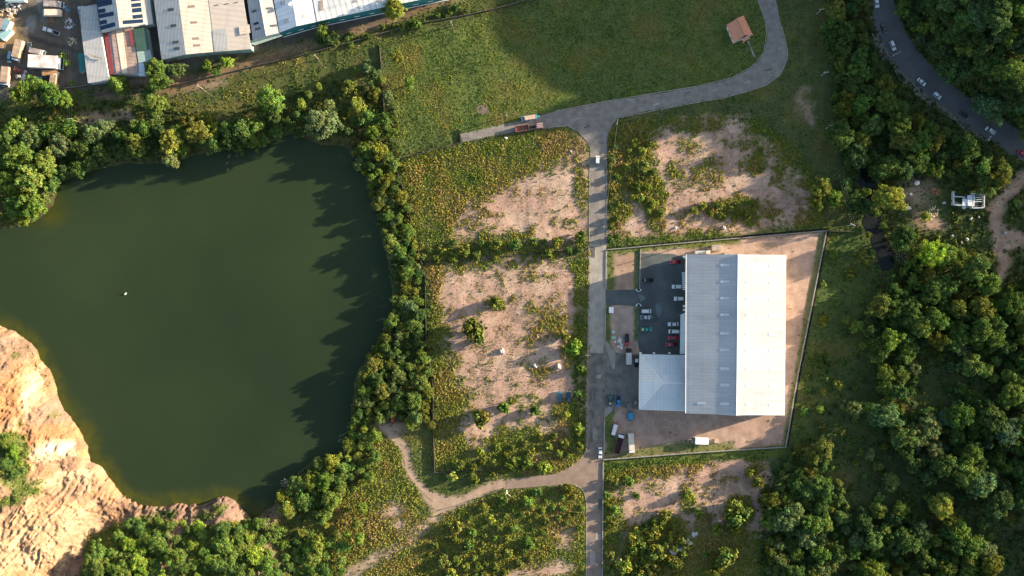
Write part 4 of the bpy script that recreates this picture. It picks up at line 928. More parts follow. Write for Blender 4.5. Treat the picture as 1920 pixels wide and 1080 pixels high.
for cy, sgn, lb in ((543, 1, 'white curved gate pier on the upper side of the car park entrance'), (573, -1, 'white curved gate pier on the lower side of the car park entrance')):
    t = thing('gate_pier', lb, 'gate pier', W(1197, cy, 0)); mb = MB(); n = 10; pts = []
    for i in range(n + 1): 
        an_ = math.pi * (i / n); pts.append(Vector((1.05 * math.cos(an_), -sgn * .9 * math.sin(an_) * 1.0, 0)))
    for a, b in zip(pts[:-1], pts[1:]):
        d = b - a; c = (a + b) / 2; mb.box((c.x, c.y, .6), (d.length + .1, .22, 1.2), math.atan2(d.y, d.x))
    mb.build('wall', M_trim, t)
    for s_ in (-1, 1): MB().box((s_ * 1.05, 0, .75), (.4, .4, 1.5)).build('post', M_trim, t)
wall_run('boundary_wall', 'dark wall running down from the ditch fence towards the pond trees', 'wall', [(711.5,85),(713.5,120),(716,165),(722,222)], 1.2, .26, M_concd, None, 6, M_concd)
wall_run('boundary_wall', 'dark wall climbing to the truck spur between field and scrub lot', 'wall', [(736,299),(780,290),(830,277),(864,267),(862,243)], 1.0, .26, M_concd, None, 6, M_concw)
wall_run('boundary_wall', 'overgrown wall between the two scrub lots left of the road', 'wall', [(792,494),(840,490),(900,484),(980,477),(1060,470),(1103,467)], .8, .26, M_concd, None, 6, M_concd)
wall_run('boundary_wall', 'long dark wall behind the pond hedge down the left lots', 'wall', [(735,300),(752,342),(775,430),(797,520),(799,640),(812,725),(812,800),(815,886)], 1.3, .26, M_concd, None, 8, M_concd)
wall_run('boundary_wall', 'low dark wall along the bottom of the bushy left lot', 'wall', [(816,886),(852,885),(920,880),(1000,876)], 1.0, .26, M_concd, None, 6, M_concd)
M_fence = mat('weathered_boards', (0.13, 0.115, 0.095), .9, .3, .6)
wall_run('fence', 'dark board fence along the ditch below the industrial sheds', 'fence', [(165,178),(250,170),(330,158),(400,142),(480,122),(560,104),(640,83),(700,66)], 1.6, .14, M_fence, None, 7, M_fence)
wall_run('fence', 'dark board fence climbing from the ditch to the top of the field', 'fence', [(703,65),(780,44),(860,30),(930,15),(1010,-8)], 1.4, .14, M_fence, None, 7, M_fence)
wall_run('wall', 'low pale wall under the grey shed above the ditch', 'wall', [(118,165),(150,161),(190,155)], 1.0, .2, M_concw)
wall_run('fence', 'thin steel rail fence beside the forecourt apron', 'fence', [(1154,738),(1154,771)], 1.0, .12, M_steel)

# ------------------------------------------------------------------ poles and wires
def pole(px, py, h, label, rz, arms=1, m=None, aw=2.2, guy=None, group='utility poles', lean=(0, 0)):
    x, y, z = [float(v) for v in G(px, py, h)]
    t = thing('utility_pole', label, 'utility pole', (x, y, z), rz, group)
    MB().tube([(0, 0, -.3), (0, 0, h)], .20, .13, 8).build('shaft', m or M_woodp, t)
    for i in range(arms):
        zz = h - .35 - .9 * i; ca = MB().box((0, 0, zz), (aw, .16, .18)).build('cross_arm', m or M_woodp, t)
        for k in (-1, 0, 1):
            if k or i == 0: MB().cyl((k * aw * .44, 0, zz + .24), .09, .3, n=8).build('insulator', M_trim, ca)
    if guy: 
        c, s = math.cos(-rz), math.sin(-rz); gx, gy = guy; MB().tube([(0, 0, h * .85), (gx * c - gy * s, gx * s + gy * c, 0)], .05, .05, 5).build('guy_wire', m or M_woodp, t)
    t['top'] = h; return Vector((x, y, z + h))
A_ = {}
A_['a'] = pole(1158, 228, 9.5, 'wooden utility pole at the corner of the road junction', R(75), 2)
A_['b'] = pole(1360, 180, 9.5, 'utility pole beside the upper road below the terracotta hut', R(10), 1)
A_['c'] = pole(1103, 666, 9.5, 'utility pole on the left verge opposite the forecourt', R(0), 1)
A_['d'] = pole(1101, 847, 9.5, 'utility pole at the lower road junction by the white car', R(20), 2)
A_['e'] = pole(1541, 17, 9, 'upper wooden pole with a wide arm beside the forest edge', R(8), 1, M_steel)
A_['f'] = pole(1550, 135, 9, 'pole with crossed arms at the forest edge near the road bend', R(5), 2, M_steel)
A_['g'] = pole(1560, 235, 9, 'pole with one wide arm above the shaded grass', R(0), 1, M_steel)
A_['h'] = pole(1600, 421, 9, 'pale pole by the stream just right of the yard corner', R(-25), 2, M_steel)
A_['i'] = pole(1682, 100, 9, 'leaning arm pole beside the highway near the white estate car', R(25), 1, M_steel, 4.2)
A_['j'] = pole(1857, 259, 9, 'pole beside the highway by the white pickup', R(60), 2, M_woodp)
A_['k'] = pole(130, 222, 8, 'wooden pole above the pond trees at the end of the three wires', R(0), 1, M_woodp, 2.4, (4, -1.2))
A_['l'] = pole(370, 160, 8, 'short pole with a slanted brace below the triple span warehouse', R(60), 1, M_woodp, 1.0, (4.5, -3.5))
A_['m'] = pole(590, 103, 8, 'pole with a slanted brace below the teal wall', R(60), 1, M_woodp, 1.0, (3.5, -4.5))
A_['n'] = pole(846, 40, 8, 'pole with a short brace at the top of the field', R(60), 1, M_woodp, 1.0, (1.2, -3.5))
A_['o'] = pole(950, 214, 7, 'short pale pole in the grass above the blue trailer', R(70), 1, M_concw, 1.4, (-3, -2))
A_['q'] = pole(1274, 464, 6, 'lamp pole at the top of the car park', R(0), 1, M_steel, 1.2)
A_['r'] = pole(950, 925, 7, 'white leaning pole beside the dirt track', R(40), 1, M_trim, 1.6, (2, -3))
wn = [0]
def wire(p0, p1, label, sag=.8, off=0.0, r=.017, group='overhead wires'):
    d = (p1 - p0); s_ = Vector((-d.y, d.x, 0)).normalized() * off; pts = []
    for i in range(13):
        f = i / 12; p = p0.lerp(p1, f) + s_; p.z += -.35 - sag * 4 * f * (1 - f); pts.append(p)
    o = MB().tube(pts, r, r, 5).build('power_line', M_wire); tag(o, label, 'wire', group); return o
for off in (-.9, 0, .9):
    wire(A_['e'] + Vector((-1, 40, 0)), A_['e'], 'overhead wire running up from the forest edge pole to the top', .4, off)
    wire(A_['e'], A_['f'], 'overhead wire between the two upper poles at the forest edge', .7, off)
    wire(A_['f'], A_['g'], 'overhead wire from the crossed arm pole down to the wide arm pole', .6, off)
    wire(A_['g'], A_['h'], 'overhead wire from the wide arm pole down to the stream pole', 1.2, off)
    wire(A_['h'], A_['h'] + Vector((95, -1, 1)), 'overhead wire from the stream pole over the trees to the right', 1.2, off)
    wire(A_['k'] + Vector((-2.5, 75, 0)), A_['k'], 'overhead wire hanging over the truck yard', 1.0, off)
for off in (-.8, .8):
    wire(W(1648, -60, 9), A_['i'], 'overhead wire following the upper highway', .7, off)
    wire(A_['i'], A_['j'], 'overhead wire along the middle of the highway', 1.0, off)
    wire(A_['j'], A_['j'] + Vector((45, 9, 1)), 'overhead wire crossing the highway at the right edge', .6, off)
    wire(A_['d'], W(1101, 1120, 9.5), 'overhead wire along the left of the lower road', .9, off)
    wire(A_['c'], A_['d'], 'overhead wire between the two poles on the left verge', .8, off)
wire(A_['a'], A_['b'], 'overhead wire from the junction pole along the upper road', .9, .0, .045); wire(A_['a'], A_['c'], 'overhead wire crossing the long straight road', 1.4, 0, .045)
wire(A_['a'], A_['o'], 'overhead wire from the junction pole to the trailer spur', .9, 0, .045); wire(A_['b'], A_['f'], 'overhead wire from the bend to the forest edge pole', 1.0, .4, .03)
wire(A_['l'], A_['m'], 'overhead wire between the two braced ditch poles', 1.0, 0); wire(A_['m'], A_['n'], 'overhead wire from the teal wall pole to the field pole', 1.0, 0); wire(A_['n'], A_['n'] + Vector((60, 14, 0)), 'overhead wire leaving the field pole to the right', .8, 0)

# ------------------------------------------------------------------ vehicles
_pm = {}
def paint(col, rough=.28):
    k = tuple(col) + (rough,)
    if k not in _pm: _pm[k] = mat('car_paint', col, rough, .06, .8, spec=.5)
    return _pm[k]
M_headl = mat('lamp_glass', (.75, .75, .72), .15, .05, 1); M_taill = mat('tail_lamp', (.35, .02, .02), .2, .05, 1); M_rim = mat('rim_alloy', (.4, .4, .4), .4, .1, 2); M_under = mat('chassis_black', (.025, .025, .025), .8, .2, 1)
def wheels(t, xs, hw, r=.33, w=.24):
    for x in xs:
        for s_ in (-1, 1):
            wl = MB().cyl((x, s_ * (hw - w / 2), r), r, w, 'y', 14).build('wheel', M_tyre, t); MB().cyl((x, s_ * (hw + .012), r), r * .6, .03, 'y', 10).build('rim', M_rim, wl)
def lamps(t, xf, xr, hw, z):
    for s_ in (-1, 1):
        MB().box((xf, s_ * (hw - .28), z), (.12, .36, .16)).build('headlight', M_headl, t); MB().box((xr, s_ * (hw - .22), z + .08), (.10, .26, .2)).build('tail_light', M_taill, t)
def place(name, label, cat, px, py, ang, group):
    x, y, z = [float(v) for v in G(px, py, .8)]
    return thing(name, label, cat, (x, y, z + .045), R(ang), group)
def car(px, py, ang, label, col, L=4.5, kind='sedan', roofc=None, group='cars', name=None, cat=None, hoodc=None):
    hw = .88 if kind == 'sedan' else .93; h = {'sedan': 1.45, 'suv': 1.75, 'van': 2.0}[kind]
    t = place(name or {'sedan': 'car', 'suv': 'car', 'van': 'van'}[kind], label, cat or ('van' if kind == 'van' else 'car'), px, py, ang, group); s = L / 4.5; m = paint(col)
    b = 1.0 if kind == 'sedan' else 1.08
    MB().profile([(-2.22*s,.32),(-2.25*s,.62),(-2.18*s,.9*b),(-1.5*s,.98*b),(.95*s,.98*b),(1.9*s,.84*b),(2.2*s,.68),(2.25*s,.45),(2.2*s,.32)], hw).build('body', m, t, bevel=.09)
    if kind == 'sedan': g0, g1 = (-1.6*s, 1.1*s), (-1.05*s, .35*s)
    elif kind == 'suv': g0, g1 = (-2.12*s, 1.1*s), (-1.85*s, .40*s)
    else: g0, g1 = (-2.18*s, 1.55*s), (-2.1*s, .95*s)
    MB().frustum(g0, hw - .07, g1, hw - .22, .95 * b, h - .03).build('windows', M_glassd, t)
    MB().frustum((g1[0] - .08, g1[1] + .04), hw - .20, (g1[0] + .05, g1[1] - .06), hw - .27, h - .05, h + .05).build('roof', paint(roofc) if roofc else m, t)
    for x in ((g1[0] + g1[1]) / 2 + .1,): 
        for s_ in (-1, 1): MB().frustum((x - .07, x + .07), .03, (x - .05, x + .05), .03, .95 * b, h - .02).build('door_pillar', m, t).location = (0, s_ * (hw - .11), 0)
    if hoodc: MB().box((1.45*s, 0, .945*b), (.9*s, hw*1.3, .06)).build('bonnet', paint(hoodc), t)
    wheels(t, (-1.38*s, 1.38*s), hw + .02); lamps(t, 2.18*s, -2.22*s, hw, .7)
    for s_ in (-1, 1): MB().box((.85*s, s_ * (hw + .1), 1.02*b), (.14, .22, .14)).build('mirror', m, t)
    return t
def pickup(px, py, ang, label, col, L=5.2, bed=(.05,.05,.05), group='pickup trucks', roofc=None, load=None, name='pickup_truck', glow=1):
    t = place(name, label, 'pickup', px, py, ang, group); s = L / 5.2; m = paint(col); hw = .93
    MB().profile([(-.55*s,.4),(-.55*s,1.05),(1.45*s,1.08),(2.4*s,.96),(2.6*s,.8),(2.6*s,.4)], hw).build('body', m, t, bevel=.08)
    MB().frustum((-.55*s, 1.5*s), hw - .06, (-.4*s, .85*s), hw - .2, 1.04, 1.75).build('windows', M_glassd, t)
    MB().frustum((-.48*s, .9*s), hw - .18, (-.36*s, .78*s), hw - .26, 1.73, 1.83).build('roof', paint(roofc) if roofc else m, t)
    b = MB(); b.box((-1.57*s, hw - .05, .8), (2.02*s, .1, .55)); b.box((-1.57*s, -hw + .05, .8), (2.02*s, .1, .55)); b.box((-2.55*s, 0, .8), (.1, hw * 2 - .22, .55)); b.build('bed_side', m, t)
    MB().box((-1.56*s, 0, .55), (1.95*s, hw * 2 - .22, .12)).build('bed_floor', paint(bed, .8), t)
    if load: MB().box((-1.5*s, 0, .8), (1.4*s, hw * 1.5, .38)).build('load', paint(load, .9), t, bevel=.1)
    wheels(t, (-1.6*s, 1.6*s), hw + .03, .37, .26); lamps(t, 2.56*s, -2.6*s, hw, .85)
    return t
def truck(px, py, ang, label, cabc, boxc, L=8.0, w=2.4, h=3.2, cabL=1.9, kind='box', group='trucks', name='box_truck', gap=.15, cabh=2.5, topc=None, boxL=None, boxm=None):
    t = place(name, label, 'truck', px, py, ang, group); hw = w / 2; x1 = L / 2
    MB().profile([(x1 - cabL, .6), (x1 - cabL, cabh - .1), (x1 - cabL + .25, cabh), (x1 - .65, cabh), (x1 - .12, 1.5), (x1, 1.35), (x1, .6)], hw - .08).build('cab', paint(cabc), t, bevel=.07)
    MB().frustum((x1 - .60, x1 - .02), hw - .2, (x1 - .66, x1 - .56), hw - .25, 1.48, cabh - .08).build('windscreen', M_glassd, t)
    MB().box((-.2, 0, .62), (L - .8, .9, .3)).build('chassis', M_under, t)
    bl = boxL or (L - cabL - gap); bx0 = -L / 2; bx1 = bx0 + bl
    if kind == 'box':
        MB().box(((bx0 + bx1) / 2, 0, (h + .85) / 2), (bl, w, h - .85)).build('cargo_box', boxm or paint(boxc, .5), t, bevel=.05)
        MB().box(((bx0 + bx1) / 2, 0, h + .025), (bl - .2, w - .2, .06)).build('roof_panel', boxm or paint(topc or boxc, .6), t)
        MB().box((bx0 - .03, 0, (h + .85) / 2), (.06, w - .3, h - 1.2)).build('rear_door', paint(tuple(c * .9 for c in boxc), .5), t)
    elif kind == 'flat':
        MB().box(((bx0 + bx1) / 2, 0, .95), (bl, w, .2)).build('flatbed', paint(boxc, .8), t)
    elif kind == 'dump':
        MB().box(((bx0 + bx1) / 2, 0, .95), (bl, w, .2)).build('bed_floor', paint(tuple(c * .7 for c in boxc), .8), t)
        b = MB(); b.box(((bx0 + bx1) / 2, hw - .06, 1.55), (bl, .12, 1.0)); b.box(((bx0 + bx1) / 2, -hw + .06, 1.55), (bl, .12, 1.0)); b.box((bx0 + .06, 0, 1.55), (.12, w - .26, 1.0)); b.box((bx1 - .06, 0, 1.65), (.12, w - .26, 1.2)); b.build('bed_side', paint(boxc, .7), t)
        for i in range(int(bl / .8)): MB().box((bx0 + .5 + i * .8, 0, 1.10), (.12, w - .3, .08)).build('bed_rib', paint(tuple(c * 1.3 for c in boxc), .7), t)
    wheels(t, (x1 - 1.1, bx0 + 1.2, bx0 + 2.2) if L > 6.5 else (x1 - 1.0, bx0 + 1.2), hw, .47, .32); 
    for s_ in (-1, 1): MB().box((x1, s_ * (hw - .35), .9), (.08, .35, .2)).build('headlight', M_headl, t); MB().box((x1 - .45, s_ * (hw + .08), 1.9), (.12, .2, .45)).build('mirror', M_under, t)
    return t
WH = (.58, .59, .60); SIL = (.42, .45, .47); BLK = (.022, .026, .03); NAVY = (.02, .05, .085); RED = (.42, .015, .03)
# on the long road
car(1120, 299.5, 90, 'small white van driving up the long straight road', WH, 3.7, 'van', group='vehicles on the road')
car(1125.5, 849, -90, 'white car waiting at the lower road junction', WH, 5.2, 'sedan', group='vehicles on the road')
# on the highway
gh = 'vehicles on the highway'
car(1643.5, 5, -78, 'white estate car at the very top of the highway', WH, 4.7, 'suv', group=gh); car(1657, 53, -68, 'black car on the shaded highway behind the second white one', BLK, 4.6, group=gh)
car(1674, 85.5, -66, 'white estate car on the highway where the bend tightens', WH, 4.7, 'suv', group=gh); car(1728, 153.5, -40, 'silver white car on the highway, upper of the close pair', (.6, .62, .62), 4.6, group=gh)
car(1757, 179, -38, 'white hatchback on the highway, lower of the close pair', WH, 4.2, 'suv', group=gh); car(1808, 215, -35, 'black car on the highway above the white pickup', BLK, 4.7, group=gh)
pickup(1857, 245, 148, 'white pickup on the highway beside the roadside pole', WH, 5.0, (.5, .5, .5), gh); car(1917, 288, -35, 'red car at the right edge where the highway leaves the picture', (.45, .04, .06), 4.6, group=gh)
# car park
gp = 'vehicles in the warehouse car park'
pickup(1267, 491, 180, 'red pickup parked alone at the top right of the car park', RED, 5.2, (.06, .01, .015), gp); pickup(1214, 525.5, 180, 'black pickup in the deep shade by the dividing wall', (.012, .014, .017), 5.4, (.01, .01, .012), gp)
car(1269, 537.5, 180, 'white car nosing out by the warehouse steps', WH, 4.6, 'suv', group=gp); car(1273, 560, 180, 'white hatchback directly below the steps', WH, 4.6, 'suv', group=gp)
car(1212, 583.5, 0, 'white minivan parked on the left of the car park', WH, 4.6, 'van', group=gp); pickup(1209.5, 595, 0, 'silver pickup parked just below the white minivan', SIL, 4.7, (.16, .18, .19), gp)
pickup(1211.5, 617.5, 0, 'teal green pickup with yellow load below the silver pickup', (.02, .26, .22), 5.2, (.01, .02, .02), gp, load=(.45, .48, .16))
car(1262.5, 608, 180, 'white sedan with dark windows at the warehouse canopy', WH, 5.1, group=gp); car(1263.5, 621.5, 180, 'white van like car between the white sedan and the red ones', WH, 4.9, 'van', group=gp)
car(1263, 633.5, 180, 'red sedan below the white cars by the canopy', RED, 4.9, group=gp); pickup(1260, 646, 180, 'dark red pickup lowest in the row by the canopy', (.30, .012, .03), 5.8, (.02, .02, .025), gp)
truck(1175.5, 637, -90, 'red flatbed truck with a black bed beside the soil plot', (.5, .03, .05), (.012, .015, .018), 5.6, 2.0, 2.2, 1.5, 'flat', gp, 'flatbed_truck', cabh=1.9)
truck(1178.5, 668, 90, 'black cab box truck with a grey cargo box at the forecourt', (.015, .018, .02), (.40, .40, .39), 7.4, 2.5, 3.0, 1.8, 'box', gp)
pickup(1193.3, 677, 90, 'black pickup with a white roof against the annex wall', BLK, 5.6, (.012, .012, .014), gp, roofc=(.6, .63, .64))
pickup(1144, 750, 90, 'dark green pickup with a tan load on the forecourt edge', (.012, .07, .075), 5.8, (.05, .045, .04), gp, load=(.36, .27, .2))
pickup(1159.5, 752, 270, 'small bright blue pickup behind the rail fence', (.02, .19, .46), 5.0, (.015, .02, .03), gp)
truck(1181, 772, -83, 'long blue flatbed truck with a brown bed below the annex corner', (.02, .22, .42), (.14, .12, .11), 8.0, 2.3, 2.4, 3.6, 'flat', gp, 'flatbed_truck', cabh=1.8, boxL=3.9)
t = thing('crate', 'square brown crate by the lower corner of the annex', 'crate', W(1191.5, 754.5, 0)); MB().box((0, 0, .75), (1.5, 1.5, 1.4)).build('body', mat('crate_wood', (.2, .14, .11), .9, .3, 2), t, bevel=.04); MB().box((0, 0, 1.49), (1.6, 1.6, .08)).build('lid', mat('crate_lid', (.25, .185, .15), .9, .3, 2), t)
gt = 'trucks parked in the lower yard'
t = place('trailer', 'narrow white trailer leaning beside the maroon truck', 'trailer', 1152, 805.5, 74, gt)
MB().box((0, 0, 1.3), (5.0, 1.75, 1.3)).build('body', paint(WH, .5), t, bevel=.06); MB().box((2.85, 0, .9), (.7, 1.7, .6)).build('nose', paint((.3, .06, .1), .5), t); MB().tube([(2.5, 0, .5), (4.2, 0, .45)], .08).build('drawbar', M_under, t); wheels(t, (-.5, .5), .9, .4)
truck(1160.5, 831, 74, 'maroon tipper truck with a white cab in the lower yard', WH, (.085, .022, .03), 9.6, 2.7, 2.6, 2.0, 'dump', gt, 'tipper_truck')
M_tanbox = mat('tan_cargo_box', (.55, .47, .36), .6, .2, .25, col2=(.42, .40, .36))
truck(1183, 831, -87, 'long tan box truck with a white cab beside the maroon tipper', (.74, .73, .70), (.62, .52, .36), 9.6, 2.6, 3.4, 1.6, 'box', gt, boxm=M_tanbox)
t = truck(1311.5, 826, 178, 'white box truck standing alone near the bottom wall', (.05, .12, .15), (.80, .80, .79), 7.6, 3.0, 3.0, 1.3, 'box', gt, cabh=2.2)
t = thing('crate', 'small tan pallet box right of the lone white truck', 'crate', W(1342.5, 826.5, 0)); MB().box((0, 0, .4), (1.8, 2.0, .8)).build('body', mat('pallet_wood', (.42, .30, .22), .9, .2, 2), t, bevel=.04); MB().box((0, 0, .84), (1.6, 1.8, .06)).build('lid', mat('pallet_wood_top', (.46, .34, .26), .9, .2, 2), t)
# left lot
car(1049.5, 743, 90, 'blue car abandoned on the scrub lot, left of the pair', (.03, .11, .20), 5.0, 'sedan', group='cars left on the scrub lot'); car(1066, 743.5, 90, 'dark navy car abandoned on the scrub lot, right of the pair', (.02, .07, .12), 4.9, 'sedan', group='cars left on the scrub lot')
# truck spur
t = truck(992.5, 239, 8.5, 'long orange red lorry with a half open bed on the short spur', (.22, .095, .085), (.30, .125, .09), 13.2, 2.7, 2.5, 3.6, 'dump', 'trucks on the short spur', 'lorry', boxL=6.4, cabh=2.4)
for i in range(3): MB().box((4.9, -.8 + i * .8, 2.46), (2.6, .35, .1)).build('cab_stripe', paint((.36, .30, .31), .6), t)
t = place('trailer', 'blue framed trailer with a tan load above the orange lorry', 'trailer', 992, 221, 9, 'trucks on the short spur')
MB().box((0, 0, .9), (7.4, 2.4, .3)).build('frame', paint((.10, .30, .42), .6), t); MB().box((.4, 0, 1.5), (5.2, 2.0, .9)).build('load', mat('tan_planks', (.50, .36, .25), .9, .3, 1.5), t, bevel=.1); MB().box((-3.3, 0, 1.3), (.8, 2.4, .8)).build('tool_box', paint((.04, .13, .2), .6), t)
MB().box((3.4, 0, 1.3), (.2, 2.4, .8)).build('headboard', paint((.12, .34, .46), .6), t); MB().box((4.3, 0, .8), (1.6, .7, .25)).build('drawbar', paint((.1, .45, .5), .6), t); wheels(t, (-2.2, -1.2), 1.2, .47, .3)
# truck yard at the upper left
gy = 'vehicles in the truck yard'
M_dirtybox = mat('dirty_box', (.40, .33, .30), .7, .5, .35, col2=(.20, .17, .165)); M_creambox = mat('cream_box', (.66, .55, .42), .7, .12, .3); M_rustbox = mat('brown_box', (.42, .29, .20), .7, .35, .5); M_rustwhite = mat('rust_streaked_white', (.74, .74, .72), .6, .5, .30, col2=(.50, .40, .34))
truck(103, 9.5, -3, 'white cab box truck with a grimy grey roof at the top of the truck yard', WH, (.3, .26, .25), 8.6, 2.9, 3.2, 1.6, 'box', gy, boxm=M_dirtybox)
truck(99, 25.5, 180, 'box truck with a cream yellow roof under the grimy grey one', (.45, .55, .6), (.66, .55, .42), 9.0, 3.0, 3.2, 1.4, 'box', gy, boxm=M_creambox)
pickup(96, 58.5, 160, 'white pickup truck with a black bed in the truck yard', WH, 8.2, (.02, .025, .03), gy)
truck(35.5, 97, -104, 'large tilted box truck with a brown roof and white side', WH, (.62, .58, .54), 10.2, 3.6, 3.4, 1.7, 'box', gy, boxm=M_rustbox)
car(19, 107, -100, 'light blue van squeezed against the tilted box truck', (.20, .36, .44), 5.2, 'van', group=gy); car(54, 89, 80, 'dark pickup like car between the two brown roofed trucks', (.03, .04, .045), 4.8, group=gy)
truck(72, 98, -12, 'flat brown roofed truck with a white cab above the rust streaked trailer', WH, (.40, .31, .27), 7.2, 2.4, 2.8, 1.5, 'box', gy, boxm=M_dirtybox)
truck(88.5, 118, -3, 'big white box trailer truck with rust streaks across its roof', (.8, .8, .78), (.74, .74, .72), 15.5, 6.0, 3.6, 1.6, 'box', gy, boxm=M_rustwhite)
car(35, 131, 160, 'rusty red car under the tilted box truck', (.34, .06, .04), 4.8, group=gy); truck(12.5, 145, -96, 'cream roofed box truck at the left edge by the tree', WH, (.7, .6, .5), 9.0, 3.6, 3.3, 1.5, 'box', gy, boxm=M_rustbox)
truck(103, 150, 82, 'short box truck with brown roof behind the pair of round trees', (.7, .66, .6), (.5, .4, .32), 6.8, 3.0, 3.0, 1.4, 'box', gy, boxm=M_rustbox); car(76, 153, 96, 'small teal and white van half hidden by the round trees', (.05, .24, .30), 4.4, 'van', WH, gy)
car(38, 143, 10, 'pale wrecked car above the bright round tree', (.45, .42, .38), 4.4, group=gy)
M_debris = [mat('scrap_white', (.6, .58, .56), .8, .3, 2), mat('scrap_rust', (.30, .14, .07), .9, .4, 2), mat('scrap_blue', (.06, .30, .46), .7, .2, 2), mat('scrap_wood_pale', (.55, .42, .26), .9, .3, 2)]
def heap(px, py, r, n, m, label, hgt=.8, seed=1, name='scrap_heap', cat='scrap'):
    rr = random.Random(seed); x, y, z = [float(v) for v in G(px, py, .2)]; mb = MB()
    for i in range(n):
        a = rr.uniform(0, 6.28); d = r * math.sqrt(rr.random()); c = Vector((math.cos(a) * d, math.sin(a) * d, rr.uniform(.1, hgt) * (1 - d / r * .6)))
        an_ = rr.uniform(0, 3.14); l_ = rr.uniform(.5, 1.6)
        if rr.random() < .5: mb.box(c, (l_, rr.uniform(.3, .9), rr.uniform(.08, .35)), an_)
        else: mb.tube([c, c + Vector((math.cos(an_) * l_, math.sin(an_) * l_, rr.uniform(-.1, .4)))], .09, .09, 5)
    o = mb.build(name, m, loc=(x, y, z)); return tag(o, label, cat)
heap(128, 45, 2.4, 26, M_debris[0], 'heap of white scrap below the wires in the truck yard', seed=2); heap(137, 78, 2.2, 24, M_debris[3], 'heap of pale timber scrap beside the grey shed', seed=3)
heap(124, 15, 1.8, 18, M_debris[2], 'small blue scrap pile in front of the grimy truck', seed=4); heap(96, 40, 1.6, 16, M_debris[1], 'rusty machinery pile above the white pickup', seed=5)
heap(26, 13, 4.0, 44, M_debris[0], 'long tangle of white and brown scrap by the left edge', seed=6); heap(14, 24, 3.6, 40, M_debris[3], 'orange timber pile at the left edge above the pink roof', seed=7); heap(45, 143, 2.6, 30, M_debris[0], 'pale scrap above the round tree', seed=8)
heap(1159.5, 640, 1.6, 26, M_debris[0], 'crumpled white scrap pile by the mint tank', seed=9); heap(1163.5, 650, 1.3, 16, M_debris[0], 'smaller pale scrap pile below the crumpled white one', .5, seed=10)
heap(1755, 358, 2.4, 18, M_debris[1], 'brownish junk left of the ruined building', seed=11); heap(1748, 398, 3.2, 30, M_debris[3], 'dry branch pile left of the ruined building', .6, seed=12)

# ------------------------------------------------------------------ rocks, boulders, tarps
M_whiterock = mat('pale_rock', (.42, .41, .39), .9, .25, 1.2, bump=.5); M_greyrock = mat('grey_rock', (.30, .27, .25), .9, .3, 1.0, bump=.5); M_tanrock = mat('tan_rock', (.42, .30, .22), .9, .3, 1.0, bump=.5)
def rock_mesh(r, seed, flat=.7):
    bm = bmesh.new(); bmesh.ops.create_icosphere(bm, subdivisions=3, radius=1.0); rr = random.Random(seed); off = rr.uniform(0, 50)
    for v in bm.verts:
        d = v.co.normalized(); f = 1 + .55 * (float(fbm(d.x * 1.6 + off, d.y * 1.6 + d.z * 1.3, 3, seed)) - .5) * 2
        v.co = Vector((d.x * r * f, d.y * r * f * .8, d.z * r * f * flat))
    me = bpy.data.meshes.new('rock'); bm.to_mesh(me); bm.free(); return me
def rock(px, py, r, m, label, seed, name='boulder', group=None):
    me = rock_mesh(r * .72, seed); me.materials.append(m); x, y, z = [float(v) for v in G(px, py, r * .4)]; o = link(name, me); o.location = (x, y, z + r * .25); o.rotation_euler = (0, 0, seed * 1.7); return tag(o, label, 'boulder', group)
rock(941, 659, 1.9, M_whiterock, 'bright white boulder in the middle of the bare left lot', 1); rock(1002, 684, 1.3, M_whiterock, 'white boulder left of the grey one in the bare lot', 2); rock(1004.5, 688, .9, M_whiterock, 'small white stone tucked under the white boulder', 12)
rock(1047, 688, 1.9, M_greyrock, 'grey boulder near the right edge of the bare left lot', 3); rock(945, 764, 1.5, M_whiterock, 'white boulder in a ring of weeds low in the bare lot', 4); rock(942, 770, 1.1, M_whiterock, 'paler stone just below the ringed white boulder', 14)
rock(1070, 284, .9, M_tanrock, 'pale stone at the upper right of the upper left lot', 5); rock(1267, 427, 1.0, M_whiterock, 'white stone at the lower edge of the lot above the warehouse wall', 6); rock(1358, 427, 1.5, M_greyrock, 'dark boulder at the lower edge of the lot above the warehouse wall', 7)
rr = random.Random(31)
for i in range(22):
    f = rr.random(); rock(1262 + 42 * f + rr.uniform(-5, 5), 1036 - 34 * f + rr.uniform(-6, 6), rr.uniform(.7, 1.7), M_whiterock, 'pale grey boulder in the rock pile at the bottom lot', 40 + i, group='boulders of the rock pile')
for i, (x, y) in enumerate(((1803,455),(1885,437),(1820,410),(1835,407),(1785,442),(1813,449),(1694,312),(1771,380))): rock(x, y, .9 + .15 * (i % 3), M_whiterock if i % 3 else M_tanrock, ['white lump in the grass below the ruin', 'white lump beside the right hand track', 'tan stone directly below the ruin', 'tan stone lower right of the ruin', 'pinkish stone below left of the ruin', 'small lump in the weeds below the ruin', 'pale stone above the green cabin', 'pale stone left of the ruin'][i], 80 + i)
for i, (x, y, lb) in enumerate(((1100,870,0),)): pass
M_tarpw = mat('white_tarp', (.55, .55, .54), .6, .1, 1)
def tarp(px, py, r, label, seed):
    me = rock_mesh(r * .75, seed, .45); me.materials.append(M_tarpw); x, y, z = [float(v) for v in G(px, py, .3)]; o = link('tarpaulin', me); o.location = (x, y, z + .2); return tag(o, label, 'tarpaulin')
tarp(1850, 353, 1.9, 'white crumpled tarpaulin at the forest edge above the ruin', 21); tarp(1704, 390, 1.4, 'white tarpaulin bundle below the bright tree', 22); tarp(1708, 364, 1.0, 'white sheet caught right of the bright tree', 23); tarp(1769, 381, .7, 'small white bundle left of the ruin wall', 24)
tarp(987, 945, 1.1, 'white bundle in the bushes of the bottom left lot', 25); tarp(836, 1009, .9, 'white bundle in the grass below the dirt track', 26); tarp(949, 259, .9, 'white bag in the weeds under the truck spur', 27)
